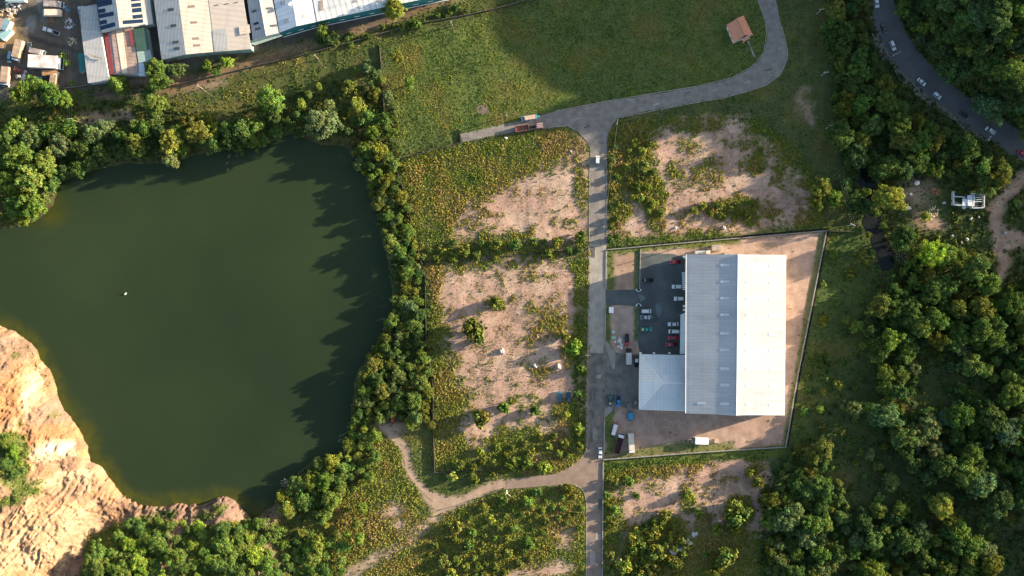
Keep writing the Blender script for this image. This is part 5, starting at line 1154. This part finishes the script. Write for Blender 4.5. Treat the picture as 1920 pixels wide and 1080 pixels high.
rock(857, 1000, 1.3, mat('rust_rock', (.25, .12, .09), .9, .3, 1), 'rusty brown lump below the dirt track', 91)
# buoy in the lake
t = thing('buoy', 'small white float lying alone on the dark pond', 'buoy', (W(235, 551, WZ).x, W(235, 551, WZ).y, WZ), R(40)); MB().tube([(-.6, 0, .1), (-.2, 0, .16), (.3, 0, .16), (.65, 0, .1)], .32, .28, 10).build('hull', M_tankw, t, True); MB().box((.05, 0, .55), (.36, .3, .3)).build('cap', M_tankw, t, bevel=.08)
for px, py, lb, an_ in ((430, 293, 'curved pale branch floating under the north bank', 60), (426, 306, 'short pale branch floating by the north bank', 30), (428, 318, 'lowest pale branch floating on the pond', 70)):
    p = W(px, py, WZ + .1); o = MB().tube([(-.8, 0, 0), (0, .25, .12), (.8, 0, .05)], .10, .05, 6).build('driftwood', M_debris[3]); o.location = p; o.rotation_euler = (0, 0, R(an_)); tag(o, lb, 'branch')
# ------------------------------------------------------------------ trees and shrubs
M_leaf = leaf_mat('leaves'); M_bark = mat('bark', (.13, .10, .075), .95, .3, 3)
LEAFC = {'bright': (.155, .225, .046), 'mid': (.112, .178, .042), 'dark': (.074, .124, .036), 'sage': (.150, .200, .070), 'olive': (.150, .172, .036), 'yellow': (.215, .255, .045), 'lime': (.21, .31, .04), 'teal': (.100, .165, .070)}
CWORD = {'bright': 'bright green', 'mid': 'mid green', 'dark': 'dark green', 'sage': 'grey green', 'olive': 'olive green', 'yellow': 'yellow green', 'lime': 'lime green', 'teal': 'bluish green'}
def crown_mesh(Rr, Hh, nl, lr, nleaf, ls, seed, shrub=False):
    g_ = np.random.default_rng(seed); i = np.arange(nl) + .5
    ph = np.arccos(1 - 1.35 * i / nl); th = np.pi * (1 + 5 ** .5) * i + g_.normal(size=nl) * .35
    d = np.stack([np.cos(th) * np.sin(ph), np.sin(th) * np.sin(ph), np.cos(ph)], -1)
    vz = Hh * (.40 if not shrub else .5); zc = Hh - vz * 1.0
    nd = 1 if nl < 14 else 4 if nl < 40 else 6
    da = g_.uniform(0, 6.28, nd); dr = Rr * (np.zeros(1) if nd == 1 else g_.uniform(.25, .62, nd)); dR = Rr * (np.array([1.0]) if nd == 1 else g_.uniform(.36, .62, nd)); dz = np.zeros(nd) if nd == 1 else g_.uniform(-.55, .1, nd) * vz
    if nd > 1: dr[0] = 0; dz[0] = 0; dR[0] = .62 * Rr
    k = g_.choice(nd, nl, p=dR ** 2 / (dR ** 2).sum())
    f = g_.uniform(.6, 1.05, nl)
    L = np.stack([np.cos(da[k]) * dr[k] + d[:, 0] * dR[k] * f * .95, np.sin(da[k]) * dr[k] + d[:, 1] * dR[k] * f * .95, dz[k] + d[:, 2] * vz * g_.uniform(.6, 1.0, nl)], -1) + np.array([0, 0, zc])
    rad = lr * g_.uniform(.65, 1.35, nl); lum = g_.uniform(.66, 1.32, nl); hue = g_.normal(size=nl) * .12
    n = int(nleaf); e = g_.normal(size=(nl, n, 3)); e[..., 2] += .35; e /= np.linalg.norm(e, axis=-1, keepdims=True)
    c = L[:, None] + e * (rad[:, None, None] * g_.uniform(.55, 1.08, (nl, n, 1))) * np.array([1, 1, .8])
    nr = e * .8 + g_.normal(size=(nl, n, 3)) * .55; nr /= np.linalg.norm(nr, axis=-1, keepdims=True)
    a = np.cross(nr, g_.normal(size=(nl, n, 3))); a /= np.linalg.norm(a, axis=-1, keepdims=True); b = np.cross(nr, a)
    s = ls * g_.uniform(.55, 1.25, (nl, n, 1)) * .5; a = a * s; b = b * s * .75
    V = np.stack([c - a, c - b, c + a, c + b], 2).reshape(-1, 3)
    lv = lum[:, None] * g_.uniform(.72, 1.3, (nl, n)); hv = hue[:, None] + g_.normal(size=(nl, n)) * .06
    C = np.stack([lv * (1 + hv), lv, lv * (1 - hv * .5)], -1); C = np.repeat(C[:, :, None], 4, 2).reshape(-1, 3)
    # the heart of the crown: bigger leaves that close it
    n2_ = nl * 8; e = g_.normal(size=(n2_, 3)); e[:, 2] = np.abs(e[:, 2]) ; e /= np.linalg.norm(e, axis=-1, keepdims=True)
    c = e * np.array([Rr * .62, Rr * .62, vz * .62]) * g_.uniform(.2, 1, (n2_, 1)) ** .5 + np.array([0, 0, zc - vz * .1])
    nr = e + g_.normal(size=(n2_, 3)) * .7; nr /= np.linalg.norm(nr, axis=-1, keepdims=True); a = np.cross(nr, g_.normal(size=(n2_, 3))); a /= np.linalg.norm(a, axis=-1, keepdims=True); b = np.cross(nr, a)
    s = ls * 1.5 * .5; V2 = np.stack([c - a * s, c - b * s, c + a * s, c + b * s], 1).reshape(-1, 3); C2 = np.repeat((np.ones((n2_, 3)) * g_.uniform(.6, 1.0, (n2_, 1)))[:, None], 4, 1).reshape(-1, 3)
    V = np.concatenate([V, V2]); C = np.concatenate([C, C2])
    return np_mesh('crown', V, np.arange(len(V)).reshape(-1, 4), M_leaf, False, C)
def trunk_mesh(Hh, Rr, seed):
    rr = random.Random(seed); mb = MB(); r = .05 * Hh * .6 + .06
    k = Vector((rr.uniform(-.3, .3), rr.uniform(-.3, .3), Hh * .45)); mb.tube([(0, 0, -.4), k * .5, k], r * 1.3, r * .75, 7)
    for i in range(5):
        a = i * 1.256 + rr.uniform(-.3, .3); e = Vector((math.cos(a) * Rr * .6, math.sin(a) * Rr * .6, Hh * rr.uniform(.6, .85)))
        mb.tube([k * rr.uniform(.6, 1), k.lerp(e, .5) + Vector((0, 0, .2)), e], r * .5, r * .12, 5)
    return mb.mesh('trunk', M_bark)
TV = {}
for key, Rr, nl, lr, nleaf, ls, nv in (('s', 1.7, 14, .50, 52, .29, 6), ('m', 3.0, 34, .66, 58, .36, 8), ('l', 5.0, 72, .84, 60, .46, 8), ('x', 8.0, 140, 1.08, 62, .58, 4)):
    Hh = Rr * 1.3 + 1.2
    TV[key] = [(Rr, Hh, crown_mesh(Rr, Hh, nl, lr, nleaf, ls, 100 + ord(key) * 7 + k), trunk_mesh(Hh, Rr, 300 + ord(key) + k)) for k in range(nv)]
SV = [(1.6, 1.7, crown_mesh(1.6, 1.7, 15, .55, 44, .38, 700 + k, True), trunk_mesh(1.7, 1.6, 800 + k)) for k in range(5)]
trees = []
def tree(px, py, r, kind='mid', hs=1.0, shrub=False, off=False):
    """r: crown radius in photo pixels"""
    rm = r * K * 1.1
    if shrub: var = SV[len(trees) % len(SV)]
    else:
        key = 's' if rm < 2.3 else 'm' if rm < 4.0 else 'l' if rm < 6.6 else 'x'; var = TV[key][(len(trees) * 7 + int(px)) % len(TV[key])]
    R0, H0, cm, tm = var; s = rm / R0; h = H0 * s ** .75 * hs if not shrub else H0 * s * hs
    x, y, z = [float(v) for v in G(px, py, h * .6)]
    z = max(z, WZ + .05)
    nm_ = 'shrub' if shrub else 'bush' if r < 13.5 else 'tree'
    o = thing(nm_, None, None, (x, y, z), random.uniform(0, 6.28)); o.scale = (s, s, h / H0)
    c = link('crown', cm, o); t_ = link('trunk', tm, o)
    b = LEAFC[kind]; j = random.uniform(.82, 1.2); c.color = (b[0] * j * random.uniform(.9, 1.12), b[1] * j, b[2] * j * random.uniform(.85, 1.2), 1)
    o['category'] = nm_; trees.append((o, px, py, r, kind, nm_)); return o
def inpoly(p, x, y): return float(sdf(p, np.array([x]), np.array([y]))[0]) < 0
def fill(poly, spacing, r0, r1, kinds, n_try=1500, hs=(.85, 1.2), shrub=False, seed=0):
    rr = random.Random(seed); P = np.array(poly); x0, y0 = P.min(0); x1, y1 = P.max(0); got = []
    cx = rr.random
    xs = [(rr.uniform(x0, x1), rr.uniform(y0, y1)) for _ in range(n_try)]
    ins = sdf(poly, np.array([p[0] for p in xs]), np.array([p[1] for p in xs])) < 0
    for (x, y), ok in zip(xs, ins):
        if not ok or any((x - a) ** 2 + (y - b) ** 2 < (spacing * s_) ** 2 for a, b, s_ in got): continue
        q = rr.random() ** 1.9; r = r0 * .82 + (r1 * 1.12 - r0 * .82) * q
        if any((x - t[1]) ** 2 + (y - t[2]) ** 2 < (t[3] * .62 + r * .35) ** 2 for t in trees if t[3] > 5): continue
        got.append((x, y, .75 + .5 * q)); tree(x, y, r, rr.choice(kinds), rr.uniform(*hs), shrub)
for a in [ # ---- upper left, by the truck yard and the sheds
 (42,172,26,'bright'),(62,158,22,'bright'),(96,178,27,'mid'),(120,184,18,'bright'),(216,158,20,'bright'),(236,163,14,'mid'),(290,130,26,'bright'),(300,150,24,'mid'),(330,130,18,'sage'),(276,175,14,'mid'),(290,198,24,'bright'),
 (425,115,13,'lime'),(388,122,14,'bright'),(408,135,9,'mid'),(740,16,25,'yellow',1.3),(606,58,16,'bright',1.2),(618,70,18,'dark'),(600,74,13,'dark'),(118,105,7,'lime'),(127,118,8,'lime'),(134,155,6,'lime'),(103,0,5,'lime'),
 # ---- north bank of the pond, left to right
 (10,262,26,'mid'),(30,240,22,'bright'),(8,300,26,'mid'),(38,290,32,'bright',1.2),(62,262,26,'sage'),(84,300,26,'bright',1.2),(15,345,26,'bright',1.2),(60,335,30,'bright',1.3),(25,385,24,'bright'),(62,385,30,'bright',1.3),(45,408,16,'yellow'),(95,345,18,'mid'),
 (95,245,20,'mid'),(110,270,24,'sage'),(130,245,22,'mid'),(150,278,22,'dark'),(143,315,18,'dark'),(168,302,16,'mid'),(172,255,22,'sage'),(195,240,20,'sage'),(188,285,16,'mid'),(118,320,14,'dark'),
 (232,250,20,'dark'),(255,275,26,'olive',1,),(228,280,18,'dark'),(265,240,20,'mid'),(290,220,16,'mid'),(300,245,18,'dark'),(318,262,26,'yellow',1.2),(338,245,20,'bright'),(320,295,18,'sage',1.15),(342,280,16,'mid'),(350,230,20,'olive'),(372,245,26,'olive',1.1),(385,225,18,'olive'),(395,268,20,'mid'),(402,245,16,'bright'),
 (432,262,20,'dark'),(425,240,16,'mid'),(455,245,22,'mid'),(445,275,16,'dark'),(470,265,20,'bright'),(478,235,16,'bright'),(492,262,14,'mid'),(505,188,28,'bright',1.2),(490,210,14,'mid'),(515,222,16,'dark'),(520,245,14,'mid'),
 (602,236,36,'sage',1.15),(618,200,17,'sage'),(565,195,12,'bright'),(598,163,9,'yellow'),(580,180,8,'mid'),(545,235,14,'dark'),(558,215,10,'mid'),(560,250,12,'dark'),
 # ---- corner thicket right of the pond's head
 (688,128,14,'teal'),(702,140,13,'teal'),(695,155,11,'sage'),(668,130,8,'bright'),(712,150,11,'olive'),(768,156,13,'bright'),(745,106,15,'olive'),(655,162,15,'olive'),(700,178,15,'olive'),(675,200,20,'yellow'),(690,222,18,'bright'),(728,185,14,'sage'),(740,205,15,'sage'),(720,225,17,'mid'),(730,250,15,'mid'),(700,250,18,'bright'),(690,275,18,'bright'),(715,280,18,'yellow'),(665,225,12,'mid'),(650,245,14,'dark'),
 # ---- singles on the right
 (1540,352,24,'olive',1.1),(1562,375,20,'bright'),(1530,378,18,'olive'),(1674,370,30,'yellow',1.15),(1600,382,22,'dark'),(1615,390,20,'dark'),(1588,350,16,'mid'),(1622,360,12,'yellow'),
 (1682,456,9,'mid'),(1655,422,8,'mid'),(1684,486,9,'dark'),(1642,398,9,'mid'),(1644,504,9,'dark'),(1628,440,8,'olive'),(1636,474,7,'bright'),(1668,516,10,'dark'),(1648,330,12,'dark'),(1616,470,11,'olive'),(1622,492,10,'olive'),(1735,405,12,'yellow'),(1745,480,32,'lime',.8),(1775,475,26,'bright',.8),(1800,478,18,'bright',.8),
 (1600,765,20,'sage',1.0),(1632,766,14,'bright'),(1632,852,12,'sage',1.0),(1614,850,8,'bright'),(1672,900,18,'sage',1.0),(1710,690,15,'sage',1.1),(1572,722,11,'yellow'),(1545,735,8,'yellow'),(1538,768,10,'yellow'),(1605,610,13,'bright'),(1588,600,10,'olive'),
 (1540,680,22,'dark',.7),(1768,950,26,'yellow',1.15),(1780,975,20,'olive',1.1),(1750,940,16,'bright'),(1725,990,16,'sage'),(1720,815,24,'sage',1.1),(1745,800,26,'sage',1.1),(1752,840,20,'sage',1.1),(1730,862,14,'sage')]:
    tree(*a)
# hedge of small trees along the east bank
fill([(655,285),(728,270),(740,320),(760,390),(784,480),(794,560),(794,640),(808,740),(806,800),(770,796),(735,776),(700,790),(664,790),(664,750),(678,690),(704,650),(736,600),(742,520),(722,470),(708,400),(690,340)], 16, 10, 17, ['bright','mid','mid','olive','sage','dark','olive'], 3400, (.65, .92), seed=1)
# south bank and the slope below it
fill([(664,790),(706,800),(708,850),(690,905),(650,930),(600,965),(540,965),(528,935),(566,892),(610,865),(648,850)], 18, 10, 19, ['bright','bright','mid','yellow'], 2000, (.6, .8), seed=2)
fill([(540,985),(650,950),(700,930),(690,1000),(640,1030),(560,1030)], 26, 8, 15, ['bright','yellow','olive'], 300, seed=21)
fill([(200,1020),(245,985),(300,975),(350,975),(380,985),(460,975),(520,985),(600,1010),(660,1000),(640,1090),(140,1090),(160,1050)], 21, 11, 21, ['bright','bright','mid','bright','lime'], 2200, (.55, .8), seed=3)
for a in [(8,832,14,'bright',.8),(22,850,16,'lime',.8),(8,868,14,'mid',.8),(30,868,14,'bright',.8),(24,888,12,'mid',.8),(10,820,10,'mid',.8),(42,882,8,'mid',.7)]: tree(*a)
# bushes of the bottom left lot
fill([(960,925),(1080,918),(1092,940),(1090,1005),(1050,985),(1010,1010),(990,1060),(930,1090),(780,1090),(820,1010),(880,965)], 19, 6, 13, ['olive','olive','bright','yellow','mid'], 900, (.7, 1.0), True, seed=4)
# bushes on the lots
for a in [(888,616,26,'olive'),(928,567,14,'olive'),(901,787,20,'olive'),(1072,652,17,'lime'),(1060,630,11,'olive'),(1088,690,10,'mid'),(1002,770,12,'mid'),(945,766,13,'mid'),(1085,740,10,'mid'),(1060,778,9,'yellow'),
          (1180,905,10,'bright'),(1196,930,6,'mid'),(1385,962,28,'bright'),(1375,990,16,'olive'),(1292,930,11,'yellow'),(1310,965,11,'yellow'),(1345,990,13,'yellow'),(1250,965,13,'olive'),(1366,1045,22,'olive'),(1325,1040,8,'mid'),(1340,1065,18,'olive'),(1235,985,14,'olive'),(1420,905,14,'olive'),(1410,885,12,'olive')]:
    tree(*a[:3], a[3], 1.15, True)
fill([(1190,1000),(1225,970),(1270,980),(1290,1020),(1262,1090),(1165,1090)], 18, 10, 19, ['olive','bright','olive','yellow'], 400, (.8, 1.1), True, seed=5)
fill([(740,460),(1095,440),(1098,470),(1000,478),(850,490),(800,488)], 20, 7, 13, ['olive','mid','bright'], 500, (.8, 1.1), True, seed=7)
fill([(850,870),(900,840),(960,830),(1085,800),(1090,840),(1050,872),(960,890),(880,905),(830,900)], 22, 8, 15, ['olive','yellow','olive'], 400, (.7, 1.0), True, seed=8)
fill([(1180,250),(1222,250),(1225,360),(1245,400),(1222,412),(1175,360)], 17, 7, 12, ['olive','yellow'], 300, (.7, .95), True, seed=9)
fill([(1300,380),(1420,375),(1425,410),(1370,412),(1300,396)], 15, 7, 11, ['olive','yellow'], 200, (.7, .95), True, seed=10)
fill([(1142,255),(1160,250),(1160,445),(1142,450)], 17, 6, 9, ['mid','olive'], 120, (.8, 1.1), True, seed=11)
fill([(1136,885),(1158,890),(1152,1000),(1170,1010),(1150,1080),(1134,1080)], 17, 6, 10, ['olive','bright'], 120, (.8, 1.1), True, seed=12)
fill([(620,78),(700,55),(860,12),(880,20),(710,70),(630,95)], 15, 6, 11, ['dark','mid','bright'], 300, (.8, 1.1), True, seed=13)
# forests on the right
hill_k = ['dark','mid','dark','mid','bright','teal']
fill([(1700,-60),(1760,-60),(1960,-60),(1985,60),(1985,270),(1930,235),(1896,222),(1850,196),(1806,160),(1772,130),(1738,96),(1712,62),(1692,20)], 25, 14, 31, hill_k, 3300, (.95, 1.2), seed=14)
fill([(1548,-40),(1608,-40),(1610,40),(1626,88),(1650,140),(1684,182),(1726,218),(1772,248),(1812,272),(1850,294),(1890,316),(1900,338),(1850,345),(1760,330),(1690,318),(1650,330),(1640,300),(1612,300),(1590,330),(1570,250),(1562,120)], 22, 12, 27, ['dark','mid','dark','mid','olive'], 3300, (.9, 1.15), seed=15)
fill([(1690,440),(1735,500),(1800,505),(1845,490),(1880,545),(1940,520),(1990,530),(1990,740),(1920,770),(1870,715),(1800,670),(1760,640),(1712,640),(1716,720),(1690,770),(1650,770),(1660,700),(1618,650),(1640,580),(1690,540)], 22, 12, 27, ['mid','bright','olive','dark','mid'], 3300, (1.1, 1.4), seed=16)
fill([(1482,846),(1540,836),(1572,900),(1590,950),(1592,1000),(1560,1060),(1530,1100),(1440,1100),(1438,960)], 20, 10, 23, ['mid','bright','olive','dark','sage'], 2700, (.85, 1.2), seed=17)
fill([(1660,775),(1700,740),(1770,765),(1840,745),(1900,800),(1990,760),(1990,960),(1900,930),(1860,950),(1830,900),(1780,900),(1740,900),(1690,850)], 23, 12, 28, ['dark','mid','dark','teal','mid'], 2700, (1.1, 1.35), seed=18)
fill([(1610,960),(1690,950),(1740,1000),(1800,990),(1850,1010),(1870,1100),(1590,1100)], 21, 11, 24, ['mid','sage','olive','dark','bright'], 2500, (1.05, 1.3), seed=19)
fill([(1905,375),(1920,380),(1950,420),(1930,420),(1905,400)], 18, 6, 10, ['bright','olive'], 150, (.5, .7), True, seed=20)
fill([(1560,445),(1640,470),(1660,540),(1610,600),(1590,660),(1640,780),(1690,880),(1640,960),(1600,900),(1560,820),(1490,830),(1510,740),(1530,600)], 30, 5, 12, ['mid','bright','dark','olive'], 260, (.6, .9), True, seed=23)
fill([(1760,660),(1850,700),(1850,760),(1760,740)], 20, 6, 14, ['dark','mid'], 100, (.6, .9), True, seed=24)
fill([(1780,900),(1990,960),(1990,1080),(1760,1080)], 24, 6, 14, ['dark','mid','olive'], 200, (.6, .9), True, seed=25)
fill([(1985,620),(2060,620),(2080,1080),(1990,1080)], 34, 20, 30, ['mid','dark'], 300, (1.1, 1.4), seed=22)

# past about 280 of a kind: the smaller ones of the woods become one mass
def merge(kind_name, keep, nm, label):
    L_ = sorted([t for t in trees if t[5] == kind_name], key=lambda t: -t[3] - (1000 if 0 <= t[1] <= 1920 and 0 <= t[2] <= 1080 else 0)); rest = L_[keep:]
    if not rest: return
    Vs, Cs = [], []
    bpy.context.view_layer.update()
    for t in rest:
        o = t[0]; cr = next(c for c in o.children if c.name.startswith('crown')); me = cr.data; n = len(me.vertices)
        v = np.empty(n * 3, np.float32); me.vertices.foreach_get('co', v); v = v.reshape(-1, 3) @ np.array(o.matrix_world.to_3x3()).T + np.array(o.matrix_world.translation)
        c = np.empty(n * 4, np.float32); me.attributes['tint'].data.foreach_get('color', c); Vs.append(v); Cs.append(c.reshape(-1, 4)[:, :3] * np.array(cr.color[:3]))
        for ch in list(o.children): bpy.data.objects.remove(ch)
        bpy.data.objects.remove(o); trees.remove(t)
    V = np.concatenate(Vs); o = link(nm, np_mesh(nm, V, np.arange(len(V)).reshape(-1, 4), M_tuft, False, np.concatenate(Cs))); o['kind'] = 'stuff'; tag(o, label, 'thicket')
print({k: sum(1 for t in trees if t[5] == k) for k in ('tree', 'bush', 'shrub')})
merge('tree', 285, 'forest_thicket', 'smaller trees crowding between the big ones of the woods')
merge('bush', 280, 'bush_thicket', 'small bushes crowding the banks and wood edges')

# a few bare trees and a rusty bush
def bare_tree(px, py, h, r, seed, label):
    x, y, z = [float(v) for v in G(px, py, h * .6)]; t = thing('bare_tree', label, 'dead tree', (x, y, z)); rr = random.Random(seed); M_dead = bpy.data.materials.get('dead_wood') or mat('dead_wood', (.30, .25, .20), .9, .2, 2)
    MB().tube([(0, 0, -.3), (rr.uniform(-.3, .3), rr.uniform(-.3, .3), h * .55)], .22, .13, 7).build('trunk', M_dead, t)
    for i in range(9):
        a = i * .7 + rr.uniform(-.2, .2); b0 = Vector((0, 0, h * rr.uniform(.35, .55))); b1 = Vector((math.cos(a) * r * .55, math.sin(a) * r * .55, h * rr.uniform(.6, .8))); b2 = Vector((math.cos(a + .3) * r, math.sin(a + .3) * r, h * rr.uniform(.75, 1.05))); b3 = Vector((math.cos(a - .4) * r * .9, math.sin(a - .4) * r * .9, h * rr.uniform(.7, 1)))
        m_ = MB(); m_.tube([b0, b1, b2], .10, .035, 5); m_.tube([b1 * .9 + b0 * .1, b3], .06, .03, 5); m_.build('branch', M_dead, t)
bare_tree(1690, 482, 6, 3.4, 1, 'bare grey branched tree on the right bank of the stream'); bare_tree(1798, 652, 8, 3.6, 2, 'bare branched tree by the dark pool in the right forest'); bare_tree(536, 905, 4.5, 2.4, 3, 'bare pale tree leaning at the lower right of the pond')
LEAFC['rust'] = (.135, .062, .048); CWORD['rust'] = 'reddish brown'
tree(738, 781, 11, 'rust', .8, True); tree(752, 785, 9, 'rust', .8, True)
# every tree's own label: look, then the nearest thing one can find
LM = [('terracotta roofed hut',1387,56),('road bend above the hut',1455,130),('road junction',1120,225),('blue trailer',992,221),('square patch in the field',905,206),('teal factory wall',640,48),('triple span warehouse',375,90),('red striped workshop',230,100),('rust streaked trailer',88,118),
 ('biggest pond bank tree',602,236),('upper left corner of the pond',60,420),('white float on the pond',235,551),('top right corner of the pond',665,285),('widest point of the pond',736,570),('bottom right corner of the pond',655,850),('bottom tip of the pond',472,972),('bare orange cliff',80,800),
 ('white boulder in the bare lot',941,659),('blue cars on the lot',1057,743),('fork of the dirt track',825,945),('lower road junction',1110,880),('white warehouse',1378,620),('bottom corner of the yard wall',1473,838),('top corner of the yard wall',1550,432),('lone white truck',1312,826),('rock pile',1283,1020),
 ('ruined white building',1812,376),('green cabin',1703,326),('white pickup on the highway',1857,246),('paired highway cars',1742,166),('topmost highway car',1644,6),('crossed arm pole',1550,135),('pale stream pole',1600,425),('stream bend',1668,490),('right hand dirt track',1868,470),('bright tree by the clearing',1674,370),
 ('dark gap in the lower forest',1830,1000),('clearing in the right forest',1790,720),('bottom end of the long road',1115,1075),('upper left lot',960,350),('upper right lot',1320,330),('bottom right picture corner',1920,1080),('right picture edge',1920,620),('top right picture corner',1920,0),('glade below the yard corner',1640,900)]
ORD = ['', 'second', 'third', 'fourth', 'fifth', 'sixth', 'seventh', 'eighth', 'ninth', 'tenth', 'eleventh', 'twelfth', 'thirteenth', 'fourteenth', 'fifteenth', 'sixteenth', 'seventeenth', 'eighteenth', 'nineteenth', 'twentieth']
def dirword(dx, dy):
    a = math.degrees(math.atan2(dy, dx)) % 360
    return ['right of', 'lower right of', 'below', 'lower left of', 'left of', 'upper left of', 'above', 'upper right of'][int((a + 22.5) // 45) % 8]
byl = {}
for o, px, py, r, kind, sh in trees:
    d, nm, lx, ly = min(((px - x) ** 2 + (py - y) ** 2, n_, x, y) for n_, x, y in LM)
    sz = 'small' if r < 12 else 'medium' if r < 19 else 'wide' if r < 27 else 'huge'
    lab = f"{sz} {CWORD[kind]} {sh} {dirword(px - lx, py - ly)} the {nm}"
    byl.setdefault(lab, []).append((d, o))
    o['group'] = 'shrubs on the vacant lots' if sh == 'shrub' else ('trees and bushes of the right hand forest' if px > 1435 else 'trees and bushes around the pond' if px < 850 else 'bushy trees by the road')
for lab, L_ in byl.items():
    L_.sort(key=lambda q: q[0])
    for i, (d, o) in enumerate(L_): o['label'] = lab if len(L_) == 1 else f"{lab}, {(ORD[i] + ' ') if i else ''}nearest" if i < len(ORD) else lab
print({k: sum(1 for t in trees if t[5] == k) for k in ('tree', 'bush', 'shrub')})

# forest floor and thickets between the trees: countless leaves
thick = np.clip(mx(BACK * (1 - se_gap * .75) * (1 - mx(east_m * .8, mead_m)), mask([(655,160),(745,180),(750,320),(800,500),(812,740),(816,800),(740,780),(660,790),(660,750),(700,650),(735,600),(740,520),(700,400),(660,280)], 14, 8),
     mask([(-60,215),(60,200),(250,190),(330,200),(420,225),(540,170),(640,150),(670,250),(640,280),(548,250),(505,262),(300,300),(110,345),(40,430),(-60,440)], 16, 8) * .8, mask([(660,790),(706,800),(700,880),(600,975),(480,990),(530,920)], 14, 8) * .7), 0, 1) * np.clip(1 - mx(roads_m, rtrack, (lake_sd < 4).astype(np.float32), stream_m, disc(1735,385,50,50,20,8), patch) * 1.4, 0, 1)
o, n = tuft_mesh('undergrowth', 70000, lambda x, y: np.clip(samp(thick, x, y), 0, 1) * .9, 1.15, 2.0, 7, lambda x, y: np.array([(.046, .068, .020)]) * (.8 + .5 * rng.random((len(x), 1))) + np.clip(samp(n1, x, y) - .5, 0, .3)[:, None] * np.array([(.25, .16, .0)]), (-30, -30, 2000, 1110)); print('under', n)
tag(o, 'dense dark undergrowth filling the ground between the trees', 'undergrowth')

# ------------------------------------------------------------------ light, camera
world = bpy.data.worlds.new('World'); scene.world = world; world.use_nodes = True
nt = world.node_tree; bg = nt.nodes['Background']
sky = nt.nodes.new('ShaderNodeTexSky'); sky.sky_type = 'NISHITA'; sky.sun_disc = False
sky.sun_elevation = R(SUN_EL); sky.sun_rotation = R(90 - SUN_AZ); sky.altitude = 100; sky.air_density = 1.0; sky.dust_density = 1.6; sky.ozone_density = 1.0
nt.links.new(sky.outputs[0], bg.inputs[0]); bg.inputs[1].default_value = 0.092
ld = bpy.data.lights.new('sun', 'SUN'); ld.energy = 5.0; ld.angle = R(0.5); ld.color = (1.0, 0.84, 0.62)
so = bpy.data.objects.new('sun', ld); COL.objects.link(so)
dv = Vector((-math.cos(R(SUN_AZ)) * math.cos(R(SUN_EL)), -math.sin(R(SUN_AZ)) * math.cos(R(SUN_EL)), -math.sin(R(SUN_EL))))
so.rotation_euler = dv.to_track_quat('-Z', 'Y').to_euler(); so.location = (300, 90, 120)
cd = bpy.data.cameras.new('camera'); co = bpy.data.objects.new('camera', cd); COL.objects.link(co)
co.location = (0, 0, H); co.rotation_euler = (0, 0, 0); cd.sensor_width = 36; cd.sensor_fit = 'HORIZONTAL'; cd.lens = 36 * H / (1920 * K); cd.clip_start = 1; cd.clip_end = 12000
scene.camera = co
scene.view_settings.view_transform = 'Standard'; scene.view_settings.look = 'None'; scene.view_settings.gamma = 1; scene.view_settings.exposure = 2.0
